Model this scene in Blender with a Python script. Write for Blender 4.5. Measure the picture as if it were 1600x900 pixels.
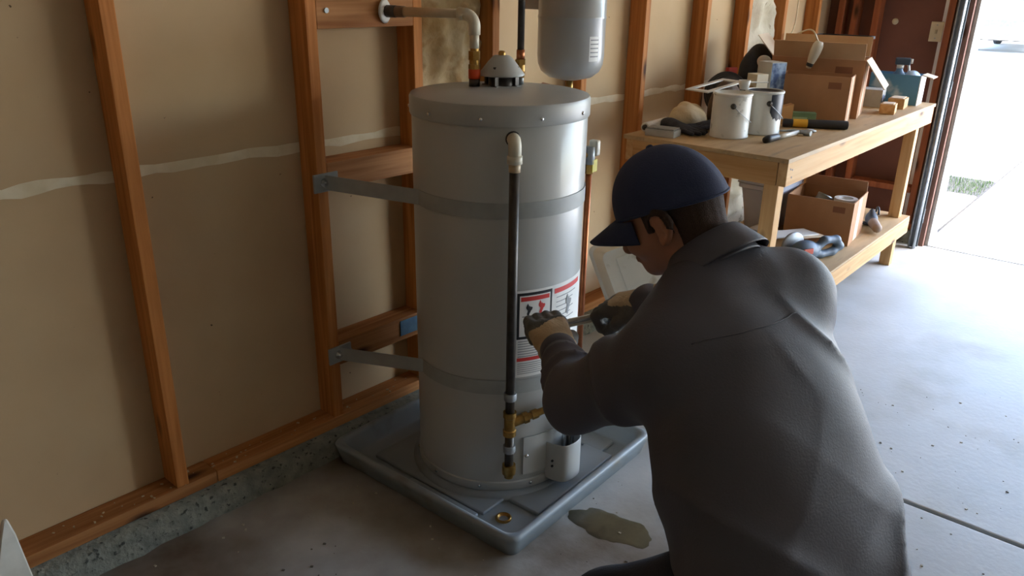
import bpy, bmesh, math, random
import numpy as np
from mathutils import Vector, Matrix, Quaternion
random.seed(7); rng = np.random.default_rng(7)
for o in list(bpy.data.objects): bpy.data.objects.remove(o)
SC = bpy.context.scene
COL = SC.collection
PI = math.pi

# ---------------------------------------------------------------- camera
CR = ((0.64595454, 0.26721141, -0.71508097), (-0.76317069, 0.24776622, -0.59681019), (0.01769841, 0.93124109, 0.36397363))
cd = bpy.data.cameras.new('camera'); cam = bpy.data.objects.new('camera', cd); COL.objects.link(cam)
cd.sensor_width = 36; cd.lens = 1231/1600*36; cd.clip_end = 300; cd.clip_start = .02
cam.matrix_world = Matrix([list(CR[0])+[0], list(CR[1])+[0], list(CR[2])+[1.6], [0, 0, 0, 1]])
SC.camera = cam
# ---------------------------------------------------------------- sky, sun, exposure
w = bpy.data.worlds.new('sky'); SC.world = w; w.use_nodes = True
nt = w.node_tree; nt.nodes.clear()
sky = nt.nodes.new('ShaderNodeTexSky'); sky.sky_type = 'NISHITA'; sky.sun_disc = False
sky.sun_elevation = math.radians(58); sky.sun_rotation = math.radians(180); sky.air_density = 1.0; sky.dust_density = 2.2
bg = nt.nodes.new('ShaderNodeBackground'); bg.inputs[1].default_value = .62
wo = nt.nodes.new('ShaderNodeOutputWorld')
nt.links.new(sky.outputs[0], bg.inputs[0]); nt.links.new(bg.outputs[0], wo.inputs[0])
sl = bpy.data.lights.new('sun', 'SUN'); sl.energy = 3.2; sl.angle = math.radians(.6); sl.color = (1, .93, .82)
so = bpy.data.objects.new('sun', sl); COL.objects.link(so)
so.rotation_euler = Vector((.08, .55, -.95)).to_track_quat("-Z", "Y").to_euler()
pl = bpy.data.lights.new('door_opening_portal', 'AREA'); pl.shape = 'RECTANGLE'; pl.size = 4.9; pl.size_y = 2.14; pl.cycles.is_portal = True
po = bpy.data.objects.new('door_opening_portal', pl); COL.objects.link(po)
po.location = (5.72, -1.36, 1.07); po.rotation_euler = (PI/2, 0, PI/2)
vs = SC.view_settings
SC.display_settings.display_device = 'sRGB'
vs.view_transform = 'Standard'; vs.look = 'None'; vs.gamma = 1; vs.use_curve_mapping = False
vs.exposure = 2.15

# ---------------------------------------------------------------- materials
def lin(c):
    if isinstance(c, str):
        c = tuple(int(c[i:i+2], 16)/255 for i in (0, 2, 4))
    return tuple((x/12.92 if x <= .04045 else ((x+.055)/1.055)**2.4) for x in c) + (1,)
MATS = {}
def mat(name, c1, c2=None, scale=8, rough=.6, metal=0, bump=0, bscale=60, stretch=(1, 1, 1), thr=(.35, .65), spec=.5,
        c3=None, scale3=30, thr3=(.62, .7), emit=None, alpha=None, coat=0, rough2=None, detail=6, trans=0, sss=0):
    if name in MATS: return MATS[name]
    m = bpy.data.materials.new(name); m.use_nodes = True; t = m.node_tree; N = t.nodes; L = t.links
    p = N['Principled BSDF']; p.inputs['Roughness'].default_value = rough; p.inputs['Metallic'].default_value = metal
    p.inputs['Specular IOR Level'].default_value = spec; p.inputs['Coat Weight'].default_value = coat
    p.inputs['Base Color'].default_value = lin(c1)
    if trans: p.inputs['Transmission Weight'].default_value = trans
    if sss: p.inputs['Subsurface Weight'].default_value = sss; p.inputs['Subsurface Radius'].default_value = (.01, .004, .002)
    tc = N.new('ShaderNodeTexCoord'); mp = N.new('ShaderNodeMapping'); mp.inputs['Scale'].default_value = stretch
    L.new(tc.outputs['Object'], mp.inputs[0])
    if c2 is not None:
        n = N.new('ShaderNodeTexNoise'); n.inputs['Scale'].default_value = scale; n.inputs['Detail'].default_value = detail
        L.new(mp.outputs[0], n.inputs['Vector'])
        r = N.new('ShaderNodeValToRGB'); r.color_ramp.elements[0].position = thr[0]; r.color_ramp.elements[1].position = thr[1]
        r.color_ramp.elements[0].color = lin(c1); r.color_ramp.elements[1].color = lin(c2)
        L.new(n.outputs[0], r.inputs[0]); col = r.outputs[0]
        if c3 is not None:
            n3 = N.new('ShaderNodeTexNoise'); n3.inputs['Scale'].default_value = scale3; n3.inputs['Detail'].default_value = 3
            L.new(mp.outputs[0], n3.inputs['Vector'])
            r3 = N.new('ShaderNodeValToRGB'); r3.color_ramp.elements[0].position = thr3[0]; r3.color_ramp.elements[1].position = thr3[1]
            r3.color_ramp.elements[0].color = (0, 0, 0, 1); r3.color_ramp.elements[1].color = (1, 1, 1, 1)
            L.new(n3.outputs[0], r3.inputs[0])
            mx = N.new('ShaderNodeMix'); mx.data_type = 'RGBA'
            L.new(r3.outputs[0], mx.inputs[0]); L.new(col, mx.inputs[6]); mx.inputs[7].default_value = lin(c3); col = mx.outputs[2]
        L.new(col, p.inputs['Base Color'])
        if rough2 is not None:
            mr = N.new('ShaderNodeMapRange'); mr.inputs[1].default_value = thr[0]; mr.inputs[2].default_value = thr[1]
            mr.inputs[3].default_value = rough; mr.inputs[4].default_value = rough2
            L.new(n.outputs[0], mr.inputs[0]); L.new(mr.outputs[0], p.inputs['Roughness'])
    if bump:
        nb = N.new('ShaderNodeTexNoise'); nb.inputs['Scale'].default_value = bscale; nb.inputs['Detail'].default_value = 4
        L.new(mp.outputs[0], nb.inputs['Vector'])
        b = N.new('ShaderNodeBump'); b.inputs['Strength'].default_value = bump; b.inputs['Distance'].default_value = .01
        L.new(nb.outputs[0], b.inputs['Height']); L.new(b.outputs[0], p.inputs['Normal'])
    if emit: p.inputs['Emission Color'].default_value = lin(c1); p.inputs['Emission Strength'].default_value = emit
    if alpha is not None: p.inputs['Alpha'].default_value = alpha
    MATS[name] = m; return m

def wood(name, axis, light, dark, knot='4a2a12', rough=.7, ring=9.0):
    """sawn softwood: long grain streaks along one axis, growth-ring bands and dark knots"""
    if name in MATS: return MATS[name]
    m = bpy.data.materials.new(name); m.use_nodes = True; t = m.node_tree; N = t.nodes; L = t.links
    p = N['Principled BSDF']; p.inputs['Roughness'].default_value = rough; p.inputs['Specular IOR Level'].default_value = .3
    tc = N.new('ShaderNodeTexCoord'); oi = N.new('ShaderNodeObjectInfo')
    ad = N.new('ShaderNodeVectorMath'); ad.operation = 'ADD'
    sc = N.new('ShaderNodeVectorMath'); sc.operation = 'SCALE'; sc.inputs['Scale'].default_value = 13
    cx = N.new('ShaderNodeCombineXYZ')
    for k in range(3): L.new(oi.outputs['Random'], cx.inputs[k])
    L.new(cx.outputs[0], sc.inputs[0]); L.new(tc.outputs['Object'], ad.inputs[0]); L.new(sc.outputs[0], ad.inputs[1])
    mp = N.new('ShaderNodeMapping'); s = [26., 26., 26.]; s[axis] = 1.1; mp.inputs['Scale'].default_value = s
    L.new(ad.outputs[0], mp.inputs[0])
    n = N.new('ShaderNodeTexNoise'); n.inputs['Scale'].default_value = 1.6; n.inputs['Detail'].default_value = 7; n.inputs['Distortion'].default_value = .6
    L.new(mp.outputs[0], n.inputs['Vector'])
    r = N.new('ShaderNodeValToRGB'); r.color_ramp.elements[0].position = .3; r.color_ramp.elements[1].position = .72
    r.color_ramp.elements[0].color = lin(dark); r.color_ramp.elements[1].color = lin(light)
    L.new(n.outputs[0], r.inputs[0])
    # knots
    mk = N.new('ShaderNodeMapping'); s = [9., 9., 9.]; s[axis] = 3.2; mk.inputs['Scale'].default_value = s
    L.new(ad.outputs[0], mk.inputs[0])
    v = N.new('ShaderNodeTexVoronoi'); v.inputs['Scale'].default_value = 1.0; L.new(mk.outputs[0], v.inputs['Vector'])
    rk = N.new('ShaderNodeValToRGB'); rk.color_ramp.elements[0].position = .06; rk.color_ramp.elements[1].position = .2
    rk.color_ramp.elements[0].color = (1, 1, 1, 1); rk.color_ramp.elements[1].color = (0, 0, 0, 1)
    L.new(v.outputs['Distance'], rk.inputs[0])
    mx = N.new('ShaderNodeMix'); mx.data_type = 'RGBA'; L.new(rk.outputs[0], mx.inputs[0]); L.new(r.outputs[0], mx.inputs[6]); mx.inputs[7].default_value = lin(knot)
    # piece-to-piece tint
    hs = N.new('ShaderNodeHueSaturation'); mr = N.new('ShaderNodeMapRange'); mr.inputs[3].default_value = .82; mr.inputs[4].default_value = 1.12
    L.new(oi.outputs['Random'], mr.inputs[0]); L.new(mr.outputs[0], hs.inputs['Value']); L.new(mx.outputs[2], hs.inputs['Color'])
    L.new(hs.outputs[0], p.inputs['Base Color'])
    b = N.new('ShaderNodeBump'); b.inputs['Strength'].default_value = .25; b.inputs['Distance'].default_value = .004
    L.new(n.outputs[0], b.inputs['Height']); L.new(b.outputs[0], p.inputs['Normal'])
    MATS[name] = m; return m

# ---------------------------------------------------------------- mesh helpers
def new_obj(name, me, m=None, parent=None, smooth=False, world=True):
    o = bpy.data.objects.new(name, me); COL.objects.link(o)
    if m is not None:
        for mm in (m if isinstance(m, (list, tuple)) else [m]): me.materials.append(mm)
    if parent is not None:
        o.parent = parent
        if world and parent.get('_w'): o.matrix_parent_inverse = parent.matrix_basis.inverted() if parent.parent is None else parent.matrix_basis.inverted()
        if parent.get('_w'): o['_w'] = 0
    if smooth: me.polygons.foreach_set('use_smooth', [True]*len(me.polygons))
    return o
class MB:
    """collects geometry for one mesh"""
    def __init__(s): s.v = []; s.f = []; s.mi = []
    def add(s, v, f, mi=0):
        o = len(s.v); s.v += [tuple(x) for x in v]; s.f += [tuple(i+o for i in q) for q in f]; s.mi += [mi]*len(f); return s
    def box(s, x0, x1, y0, y1, z0, z1, b=0, M=None, mi=0):
        x0, x1 = min(x0, x1), max(x0, x1); y0, y1 = min(y0, y1), max(y0, y1); z0, z1 = min(z0, z1), max(z0, z1)
        if b <= 0:
            v = [(x, y, z) for z in (z0, z1) for y in (y0, y1) for x in (x0, x1)]
            f = [(0, 2, 3, 1), (4, 5, 7, 6), (0, 1, 5, 4), (2, 6, 7, 3), (0, 4, 6, 2), (1, 3, 7, 5)]
        else:
            b = min(b, (x1-x0)*.45, (y1-y0)*.45, (z1-z0)*.45)
            bm = bmesh.new(); bmesh.ops.create_cube(bm, size=1)
            for q in bm.verts: q.co = Vector(((x0+x1)/2+q.co.x*(x1-x0), (y0+y1)/2+q.co.y*(y1-y0), (z0+z1)/2+q.co.z*(z1-z0)))
            bmesh.ops.bevel(bm, geom=list(bm.edges), offset=b, segments=2, profile=.6, affect='EDGES')
            bm.verts.index_update(); v = [q.co.copy() for q in bm.verts]; f = [[q.index for q in fc.verts] for fc in bm.faces]; bm.free()
        if M is not None: v = [M @ Vector(q) for q in v]
        return s.add(v, f, mi)
    def tube(s, pts, r, n=12, cap=True, mi=0):
        pts = [Vector(p) for p in pts]; K = len(pts)
        rs = r if isinstance(r, (list, tuple)) else [r]*K
        v = []; f = []; up = None
        for i, p in enumerate(pts):
            t = (pts[min(i+1, K-1)]-pts[max(i-1, 0)]).normalized()
            if up is None:
                up = Vector((0, 0, 1)) if abs(t.z) < .9 else Vector((1, 0, 0))
            a = t.cross(up)
            if a.length < 1e-6: a = t.orthogonal()
            a.normalize(); up = a.cross(t).normalized()
            for k in range(n):
                an = 2*PI*k/n; v.append(p+(a*math.cos(an)+up*math.sin(an))*rs[i])
        for i in range(K-1):
            for k in range(n): f.append((i*n+k, i*n+(k+1) % n, (i+1)*n+(k+1) % n, (i+1)*n+k))
        if cap: f.append(tuple(range(n))[::-1]); f.append(tuple((K-1)*n+k for k in range(n)))
        return s.add(v, f, mi)
    def lathe(s, prof, n=32, M=None, mi=0, a0=0, a1=2*PI):
        """prof: (r,z) list; around z"""
        full = abs(a1-a0-2*PI) < 1e-6; nn = n if full else n+1
        v = []; f = []
        for (r, z) in prof:
            for k in range(nn):
                a = a0+(a1-a0)*k/n; v.append(Vector((r*math.cos(a), r*math.sin(a), z)))
        for i in range(len(prof)-1):
            for k in range(n):
                k2 = (k+1) % nn; f.append((i*nn+k, i*nn+k2, (i+1)*nn+k2, (i+1)*nn+k))
        if M is not None: v = [M @ q for q in v]
        return s.add(v, f, mi)
    def cyl(s, p0, p1, r, n=16, r1=None, mi=0): return s.tube([p0, p1], [r, r if r1 is None else r1], n, True, mi)
    def grid(s, P, mi=0, flip=False):
        """P: rows x cols of points"""
        R_ = len(P); C_ = len(P[0]); v = [p for row in P for p in row]
        f = [(i*C_+j, i*C_+j+1, (i+1)*C_+j+1, (i+1)*C_+j) for i in range(R_-1) for j in range(C_-1)]
        if flip: f = [q[::-1] for q in f]
        return s.add(v, f, mi)
    def sphere(s, c, r, n=16, sx=1, sy=1, sz=1, M=None, mi=0):
        pr = [(max(1e-4, math.sin(PI*i/n))*1, -math.cos(PI*i/n)) for i in range(n+1)]
        T = Matrix.Translation(c) @ (M if M is not None else Matrix()) @ Matrix.Diagonal((r*sx, r*sy, r*sz, 1))
        return s.lathe(pr, n*2, T, mi)
    def mesh(s, name):
        me = bpy.data.meshes.new(name); me.from_pydata([tuple(q) for q in s.v], [], s.f); me.validate(); 
        if any(s.mi): me.polygons.foreach_set('material_index', s.mi[:len(me.polygons)])
        bm = bmesh.new(); bm.from_mesh(me); bmesh.ops.recalc_face_normals(bm, faces=bm.faces); bm.to_mesh(me); bm.free()
        return me
    def build(s, name, m, parent=None, smooth=False, angle=None):
        o = new_obj(name, s.mesh(name), m, parent, smooth or angle is not None)
        if angle is not None:
            try: o.data.set_sharp_from_angle(angle=math.radians(angle))
            except Exception: pass
        return o
def tag(o, label=None, cat=None, group=None, kind=None):
    if label: o['label'] = label
    if cat: o['category'] = cat
    if group: o['group'] = group
    if kind: o['kind'] = kind
    return o
def thing(name, label, cat, loc=(0, 0, 0), rz=0, group=None, world=True, rot=None):
    """Empty at a thing's base; world=True -> parts are given in world coordinates, else in the thing's own frame"""
    o = bpy.data.objects.new(name, None); COL.objects.link(o); o.empty_display_size = .05
    if rot is not None: o.matrix_basis = Matrix.Translation(loc) @ rot.to_4x4()
    else: o.location = loc; o.rotation_euler = (0, 0, rz)
    bpy.context.view_layer.update()
    if world: o['_w'] = 1
    tag(o, label, cat, group); return o
def struct(name, o, label=None): o.name = name; o['kind'] = 'structure'; (label and tag(o, label)); return o
def arc(c, r, a0, a1, n, ex, ey):
    c, ex, ey = Vector(c), Vector(ex), Vector(ey)
    return [c+ex*(r*math.cos(a0+(a1-a0)*i/n))+ey*(r*math.sin(a0+(a1-a0)*i/n)) for i in range(n+1)]

# signed-distance bodies -> one continuous mesh (surface nets)
def sd_cone(P, a, b, r1, r2):
    a, b = np.array(a, float), np.array(b, float); d = b-a; L2 = d@d
    t = np.clip(((P-a)@d)/L2, 0, 1); q = P-(a+t[..., None]*d)
    return np.sqrt((q*q).sum(-1))-(r1+(r2-r1)*t)
def sd_ell(P, c, r, M=None):
    q = P-np.array(c, float)
    if M is not None: q = q@np.array(M, float).T
    r = np.array(r, float); k0 = np.sqrt(((q/r)**2).sum(-1)); k1 = np.sqrt(((q/(r*r))**2).sum(-1))+1e-9
    return k0*(k0-1)/k1
def smin(a, b, k):
    h = np.clip(.5+.5*(b-a)/k, 0, 1); return b+(a-b)*h-k*h*(1-h)
def smax(a, b, k): return -smin(-a, -b, k)
def nets(fn, lo, hi, h):
    lo = np.array(lo, float); n = np.ceil((np.array(hi)-lo)/h).astype(int)+1
    ax = [lo[i]+h*np.arange(n[i]) for i in range(3)]
    V = np.empty(n, np.float32)
    for i0 in range(0, n[0], 16):
        G = np.stack(np.meshgrid(ax[0][i0:i0+16], ax[1], ax[2], indexing='ij'), -1); V[i0:i0+16] = fn(G)
    I = V < 0
    c = I[:-1, :-1, :-1].astype(np.int8)
    for dx in (0, 1):
        for dy in (0, 1):
            for dz in (0, 1):
                if dx+dy+dz: c = c+I[dx:n[0]-1+dx, dy:n[1]-1+dy, dz:n[2]-1+dz]
    act = (c > 0) & (c < 8); ids = -np.ones(act.shape, int); cells = np.argwhere(act); ids[act] = np.arange(len(cells))
    acc = np.zeros((len(cells), 3)); cnt = np.zeros(len(cells))
    cor = [(dx, dy, dz) for dx in (0, 1) for dy in (0, 1) for dz in (0, 1)]
    val = {q: V[cells[:, 0]+q[0], cells[:, 1]+q[1], cells[:, 2]+q[2]] for q in cor}
    for q in cor:
        for k in range(3):
            if q[k] == 0:
                p = list(q); p[k] = 1; p = tuple(p); a, b = val[q], val[p]; m = (a < 0) != (b < 0)
                t = np.where(m, a/np.where(a == b, 1, a-b), 0); pos = np.tile(np.array(q, float), (len(cells), 1)); pos[:, k] = t
                acc[m] += pos[m]; cnt[m] += 1
    verts = lo+(cells+acc/cnt[:, None])*h
    F = []
    for k in range(3):
        a, b = (k+1) % 3, (k+2) % 3
        s0 = [slice(None)]*3; s1 = [slice(None)]*3; s0[k] = slice(0, -1); s1[k] = slice(1, None)
        X = I[tuple(s0)] != I[tuple(s1)]; e = np.argwhere(X); e = e[(e[:, a] > 0) & (e[:, b] > 0) & (e[:, a] < n[a]-1) & (e[:, b] < n[b]-1)]
        ins = I[e[:, 0], e[:, 1], e[:, 2]]
        def cid(da, db):
            q = e.copy(); q[:, a] -= da; q[:, b] -= db; return ids[q[:, 0], q[:, 1], q[:, 2]]
        Q = np.stack([cid(1, 1), cid(0, 1), cid(0, 0), cid(1, 0)], 1); Q[~ins] = Q[~ins][:, ::-1]; F.append(Q)
    F = np.concatenate(F); F = F[(F >= 0).all(1)]
    return verts, F
def sdf_obj(name, fn, lo, hi, h, m, parent=None, smooth_it=2, mi=None):
    v, f = nets(fn, lo, hi, h)
    me = bpy.data.meshes.new(name); me.from_pydata(v.tolist(), [], f.tolist()); 
    o = new_obj(name, me, m, parent, True)
    if mi is not None:
        ctr = v[f].mean(1); me.polygons.foreach_set('material_index', mi(ctr).astype(int).tolist())
    if smooth_it:
        bm = bmesh.new(); bm.from_mesh(me)
        for _ in range(smooth_it): bmesh.ops.smooth_vert(bm, verts=bm.verts, factor=.5, use_axis_x=True, use_axis_y=True, use_axis_z=True)
        bm.to_mesh(me); bm.free()
    return o
def noise3(P, s, seed=0):
    """cheap smooth pseudo-noise from summed sines"""
    r = np.random.default_rng(seed); o = 0
    for _ in range(5):
        k = r.normal(size=3)*s; o = o+np.sin(P@k+r.uniform(0, 6.28))
    return o/5
def spline(pts, n=8):
    """Catmull-Rom through points"""
    P = [Vector(p) for p in pts]; P = [P[0]*2-P[1]]+P+[P[-1]*2-P[-2]]; out = []
    for i in range(1, len(P)-2):
        for k in range(n):
            t = k/n; a, b, c, d = P[i-1:i+3]
            out.append(.5*((2*b)+(c-a)*t+(2*a-5*b+4*c-d)*t*t+(3*b-a-3*c+d)*t**3))
    return out+[P[-2]]
# ================================================================ STRUCTURE
M_STUD = wood('stud_wood', 2, 'd49050', 'a5632c')
M_STUDX = wood('plate_wood', 0, 'c88e58', '9c6233')
M_STUDY = wood('block_wood', 1, 'cc8f50', 'a8652c')
M_DRY = mat('drywall_paper', 'c0a37c', 'caaf88', 2.2, .85, bump=.05, bscale=25, c3='5d4a30', scale3=34, thr3=(.735, .76))
M_TAPE = mat('joint_compound', 'eadfc4', 'dccdab', 14, .9, bump=.3, bscale=30)
M_CONC = mat('concrete', 'a6a6a1', 'c0c1be', 1.6, .5, bump=.10, bscale=45, c3='a09c90', scale3=2.6, thr3=(.52, .78), rough2=.66, spec=.5)
def stain_floor():
    t = M_CONC.node_tree; N = t.nodes; L = t.links; p = N['Principled BSDF']; src = p.inputs['Base Color'].links[0].from_socket
    tc = N.new('ShaderNodeTexCoord'); n = N.new('ShaderNodeTexNoise'); n.inputs['Scale'].default_value = 2.1; n.inputs['Detail'].default_value = 8; L.new(tc.outputs['Object'], n.inputs['Vector'])
    sx = N.new('ShaderNodeSeparateXYZ'); L.new(tc.outputs['Object'], sx.inputs[0])
    mr = N.new('ShaderNodeMapRange'); mr.inputs[1].default_value = 2.5; mr.inputs[2].default_value = 1.7; mr.inputs[3].default_value = 0; mr.inputs[4].default_value = 1; L.new(sx.outputs[0], mr.inputs[0])
    m2 = N.new('ShaderNodeMapRange'); m2.inputs[1].default_value = .28; m2.inputs[2].default_value = .62; L.new(n.outputs[0], m2.inputs[0])
    mm = N.new('ShaderNodeMath'); mm.operation = 'MULTIPLY'; L.new(mr.outputs[0], mm.inputs[0]); L.new(m2.outputs[0], mm.inputs[1])
    m3 = N.new('ShaderNodeMath'); m3.operation = 'MULTIPLY'; L.new(mm.outputs[0], m3.inputs[0]); m3.inputs[1].default_value = .92
    mx = N.new('ShaderNodeMix'); mx.data_type = 'RGBA'; L.new(m3.outputs[0], mx.inputs[0]); L.new(src, mx.inputs[6]); mx.inputs[7].default_value = lin('554025'); L.new(mx.outputs[2], p.inputs['Base Color'])
stain_floor()
M_CURB = mat('rough_concrete', '6f7067', '8a8b7e', 25, .9, bump=.9, bscale=60, c3='3f403a', scale3=60, thr3=(.6, .68))
M_DARK = mat('joint_dark', '2a2825', '3a3631', 20, .95)
M_DRIVE = mat('driveway_concrete', 'c9c8c2', 'd8d6cf', .8, .75, bump=.1, bscale=40)
M_SHEATH = mat('brown_sheathing', '7a4f3e', '6a4334', 3, .85, bump=.12, bscale=40)
M_STUDB = wood('end_wall_wood', 2, 'b0673f', '8a4c2c')
M_GALV = mat('galvanised', 'a9adae', '95999b', 30, .48, metal=.55, bump=.03)
M_PLASTER = mat('painted_plasterboard', 'b8aa94', 'ac9e88', 2, .9)

def slab(name, x0, x1, y0, y1, parent, m, b=.006, z0=-.06, z1=0): return MB().box(x0, x1, y0, y1, z0, z1, b).build(name, m, parent)
fl = struct('floor', MB().box(-3.0, 5.64, -4.4, 2.35, -.2, -.045).build('floor', M_DARK))
for (x0, x1) in ((-3.0, -.6), (-.592, 2.534), (2.552, 5.61)):
    for (y0, y1) in ((-4.4, -1.21), (-1.2, 2.3)): slab('slab', x0, x1, y0, y1, fl, M_CONC)
dw = struct('driveway', MB().box(5.62, 40, -14, 24, -.2, -.012).build('driveway', M_DARK))
for (x0, x1, y0, y1) in ((5.632, 9.6, -3.2, 1.12), (9.612, 13.5, -3.2, 1.12), (5.632, 9.6, -8, -3.212), (9.612, 13.5, -8, -3.212), (5.632, 7.36, 1.145, 5.0)):
    slab('slab', x0, x1, y0, y1, dw, M_DRIVE, .008)
slab('pavement', 8.1, 13.5, 1.14, 14, dw, M_DRIVE, .008)
slab('street', 13.52, 40, -14, 24, dw, M_DRIVE, .008)

# ---- long stud wall behind the heater (runs 1.9 degrees off the slab joints)
TH = -math.atan(.033)
wb = struct('wall_back', MB().box(-3.9, 4.83, .104, .16, 0, 2.6).build('wall_back', M_PLASTER))
wb.location = (.9, 2.075, 0); wb.rotation_euler = (0, 0, TH)
S = lambda x: (x-.9)/math.cos(TH)
edges = [-3.9, -1.6, S(.92), S(2.86), S(4.81), 4.83]
for a, b in zip(edges[:-1], edges[1:]):
    MB().box(a+.002, b-.002, .09, .103, .085, 1.088, .002).build('drywall_panel', M_DRY, wb)
    MB().box(a+.002, b-.002, .09, .103, 1.096, 2.6, .002).build('drywall_panel', M_DRY, wb)
    # feathered joint tape
    n = 40; rows = []
    up = [1.103+.003*math.sin(i*1.7+a)+random.uniform(-.004, .004) for i in range(n+1)]; lo = [1.074+.003*math.sin(i*1.1+a)+random.uniform(-.004, .004) for i in range(n+1)]
    for k, off in ((0, .0899), (.25, .0885), (.75, .0885), (1, .0899)):
        rows.append([(a+.002+(b-a-.004)*i/n, off, lo[i]+(up[i]-lo[i])*k) for i in range(n+1)])
    MB().grid(rows).build('joint_tape', M_TAPE, wb, True)
me_stud = MB().box(-.019, .019, 0, .0888, .127, 2.56, .003).mesh('stud')
for x in (-2.1, -1.5, -.9, -.3, .32, .921, 1.505, 1.925, 2.31, 2.865, 3.33, 3.895, 4.352, 4.81, 5.31):
    o = new_obj('stud', me_stud, None, wb)
    if not me_stud.materials: me_stud.materials.append(M_STUD)
    o.location = (S(x), 0, 0)
for a, b in ((-3.9, S(1.03)), (S(1.032), S(3.9)), (S(3.902), 4.76)):
    MB().box(a, b, -.001, .0892, .086, .1265, .003).build('bottom_plate', M_STUDX, wb)
MB().box(-3.9, 4.76, 0, .089, 2.562, 2.6).build('top_plate', M_STUDX, wb)
def block(x0, x1, z0, z1, d0=0., d1=.0885): return MB().box(S(x0)+.0195, S(x1)-.0195, d0, d1, z0, z1, .003).build('blocking', M_STUDX, wb)
bT = block(1.505, 1.925, 1.452, 1.545, .0, .04); block(1.505, 1.925, .955, 1.045, .0); block(1.505, 1.925, .325, .415, .0); block(1.925, 2.31, .955, 1.045)
MB().cyl((S(1.56), -.004, 1.505), (S(1.56), .002, 1.505), .008).build('screw', M_GALV, bT)
M_BLUEPL = mat('blue_plate', '5d7f96', '4f6d84', 20, .5, metal=.3)
MB().box(S(1.80), S(1.90), -.004, -.0005, .345, .405, .001).build('blue_nail_plate', M_BLUEPL, wb)
# kraft / foil faced insulation in two bays
M_BATT = mat('insulation_facing', 'd2bd94', 'ab8c58', 7, .85, bump=.5, bscale=22, c3='a88653', scale3=15, thr3=(.52, .68))
M_BATT2 = mat('pale_insulation', 'cfc6b0', 'b5aa90', 9, .85, bump=.5, bscale=22, c3='8d8068', scale3=14, thr3=(.6, .66))
def batt(x0, x1, z0, z1, m, seed):
    nx, nz = 26, 70; r = np.random.default_rng(seed); P = []
    for j in range(nz+1):
        row = []
        for i in range(nx+1):
            u = i/nx; v = j/nz; s = S(x0)+.022+(S(x1)-S(x0)-.044)*u; z = z0+(z1-z0)*v
            p = np.array([s*1.0, z, .3]); bulge = .05*math.sin(PI*min(1, max(0, u)))**.6
            d = .084-bulge-.030*(1-abs(noise3(p*1.0, 16, seed))*2.2)-.010*noise3(p, 48, seed+1); d = min(.088, d)
            if i in (0, nx): d = .0885
            row.append((s+(.004*math.sin(z*31+seed) if 0 < i < nx else 0), d, z))
        P.append(row)
    return MB().grid(P).build('insulation_batt', m, wb, True)
batt(1.925, 2.31, .2, 2.5, M_BATT, 3); batt(4.352, 4.81, .2, 2.5, M_BATT2, 5)
# concrete curb under the plate, front face 45 mm proud of the plate
nx = 150; P = [[], [], [], []]
for i in range(nx+1):
    s = -3.9+8.66*i/nx; j = .004*math.sin(i*2.3)+random.uniform(-.003, .003)
    P[0].append((s, -.055+j, -.02)); P[1].append((s, -.047+j, .06)); P[2].append((s, -.036+j*.7, .0845)); P[3].append((s, .12, .0855))
cb = MB().grid(P).build('trim_1', M_CURB, None, True); cb.location = wb.location; cb.rotation_euler = wb.rotation_euler
struct('trim_1', cb, 'rough concrete curb along the foot of the stud wall')
# sawdust and chips lying on the plate and curb
M_CHIP = mat('pale_chips', 'cdbf9f', 'b8a682', 40, .9)
mb = MB()
for i in range(90):
    s = random.uniform(-.45, 1.9); d = random.uniform(.005, .07); r = random.uniform(.0015, .005)
    mb.box(s-r, s+r, d-r*.6, d+r*.6, .1267, .1267+r*.6, 0, Matrix.Translation((s, d, 0)) @ Matrix.Rotation(random.uniform(0, 3), 4, 'Z') @ Matrix.Translation((-s, -d, 0)))
o = mb.build('sawdust', M_CHIP, wb); o['kind'] = 'stuff'

# ---- end wall with the open garage door
wr = struct('wall_right', MB().box(5.705, 5.76, 1.185, 2.2, 0, 2.6).box(5.705, 5.76, -4.4, 1.185, 2.2, 2.6).box(5.705, 5.76, -4.4, -3.85, 0, 2.2).build('wall_right', M_SHEATH))
for y in (1.90, 1.675, 1.24):
    MB().box(5.612, 5.7045, y-.02, y+.02, .127, 2.56, .003).build('stud', M_STUDB, wr)
MB().box(5.612, 5.7045, 1.79, 1.83, .127, 2.56, .003).build('stud', M_STUDB, wr)
MB().box(5.612, 5.7045, 1.19, 1.92, .086, .1265, .003).build('bottom_plate', M_STUDB, wr)
MB().box(5.612, 5.7045, 1.262, 1.653, .33, .37, .003).build('blocking', M_STUDB, wr)
MB().box(5.60, 5.704, -3.8, 1.19, 2.2, 2.45, .003).build('header', M_STUDB, wr)
MB().box(5.58, 5.705, 1.18, 1.96, -.01, .0855, .006).build('curb', M_CURB, wr)
M_JAMB = wood('jamb_wood', 2, '8d6a5c', '765548')
M_SEAL = mat('weather_seal', 'a9a79f', '97958d', 20, .6); M_TRIMW = mat('white_trim', 'e6e4de', 'dad8d0', 10, .5)
dj = struct('door_1', MB().box(5.565, 5.76, 1.145, 1.185, .0, 2.2, .003).build('door_1', M_JAMB))
MB().box(5.575, 5.75, 1.112, 1.144, .0, 2.16, .002).build('stop_board', M_JAMB, dj)
MB().box(5.615, 5.70, 1.088, 1.111, .0, 2.15, .004).build('weather_seal', M_SEAL, dj)
MB().box(5.701, 5.80, 1.085, 1.30, .0, 2.25, .004).build('outer_trim', M_TRIMW, dj)
MB().box(5.565, 5.76, -3.85, -3.80, .0, 2.2, .003).build('far_jamb', M_JAMB, dj)
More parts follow.
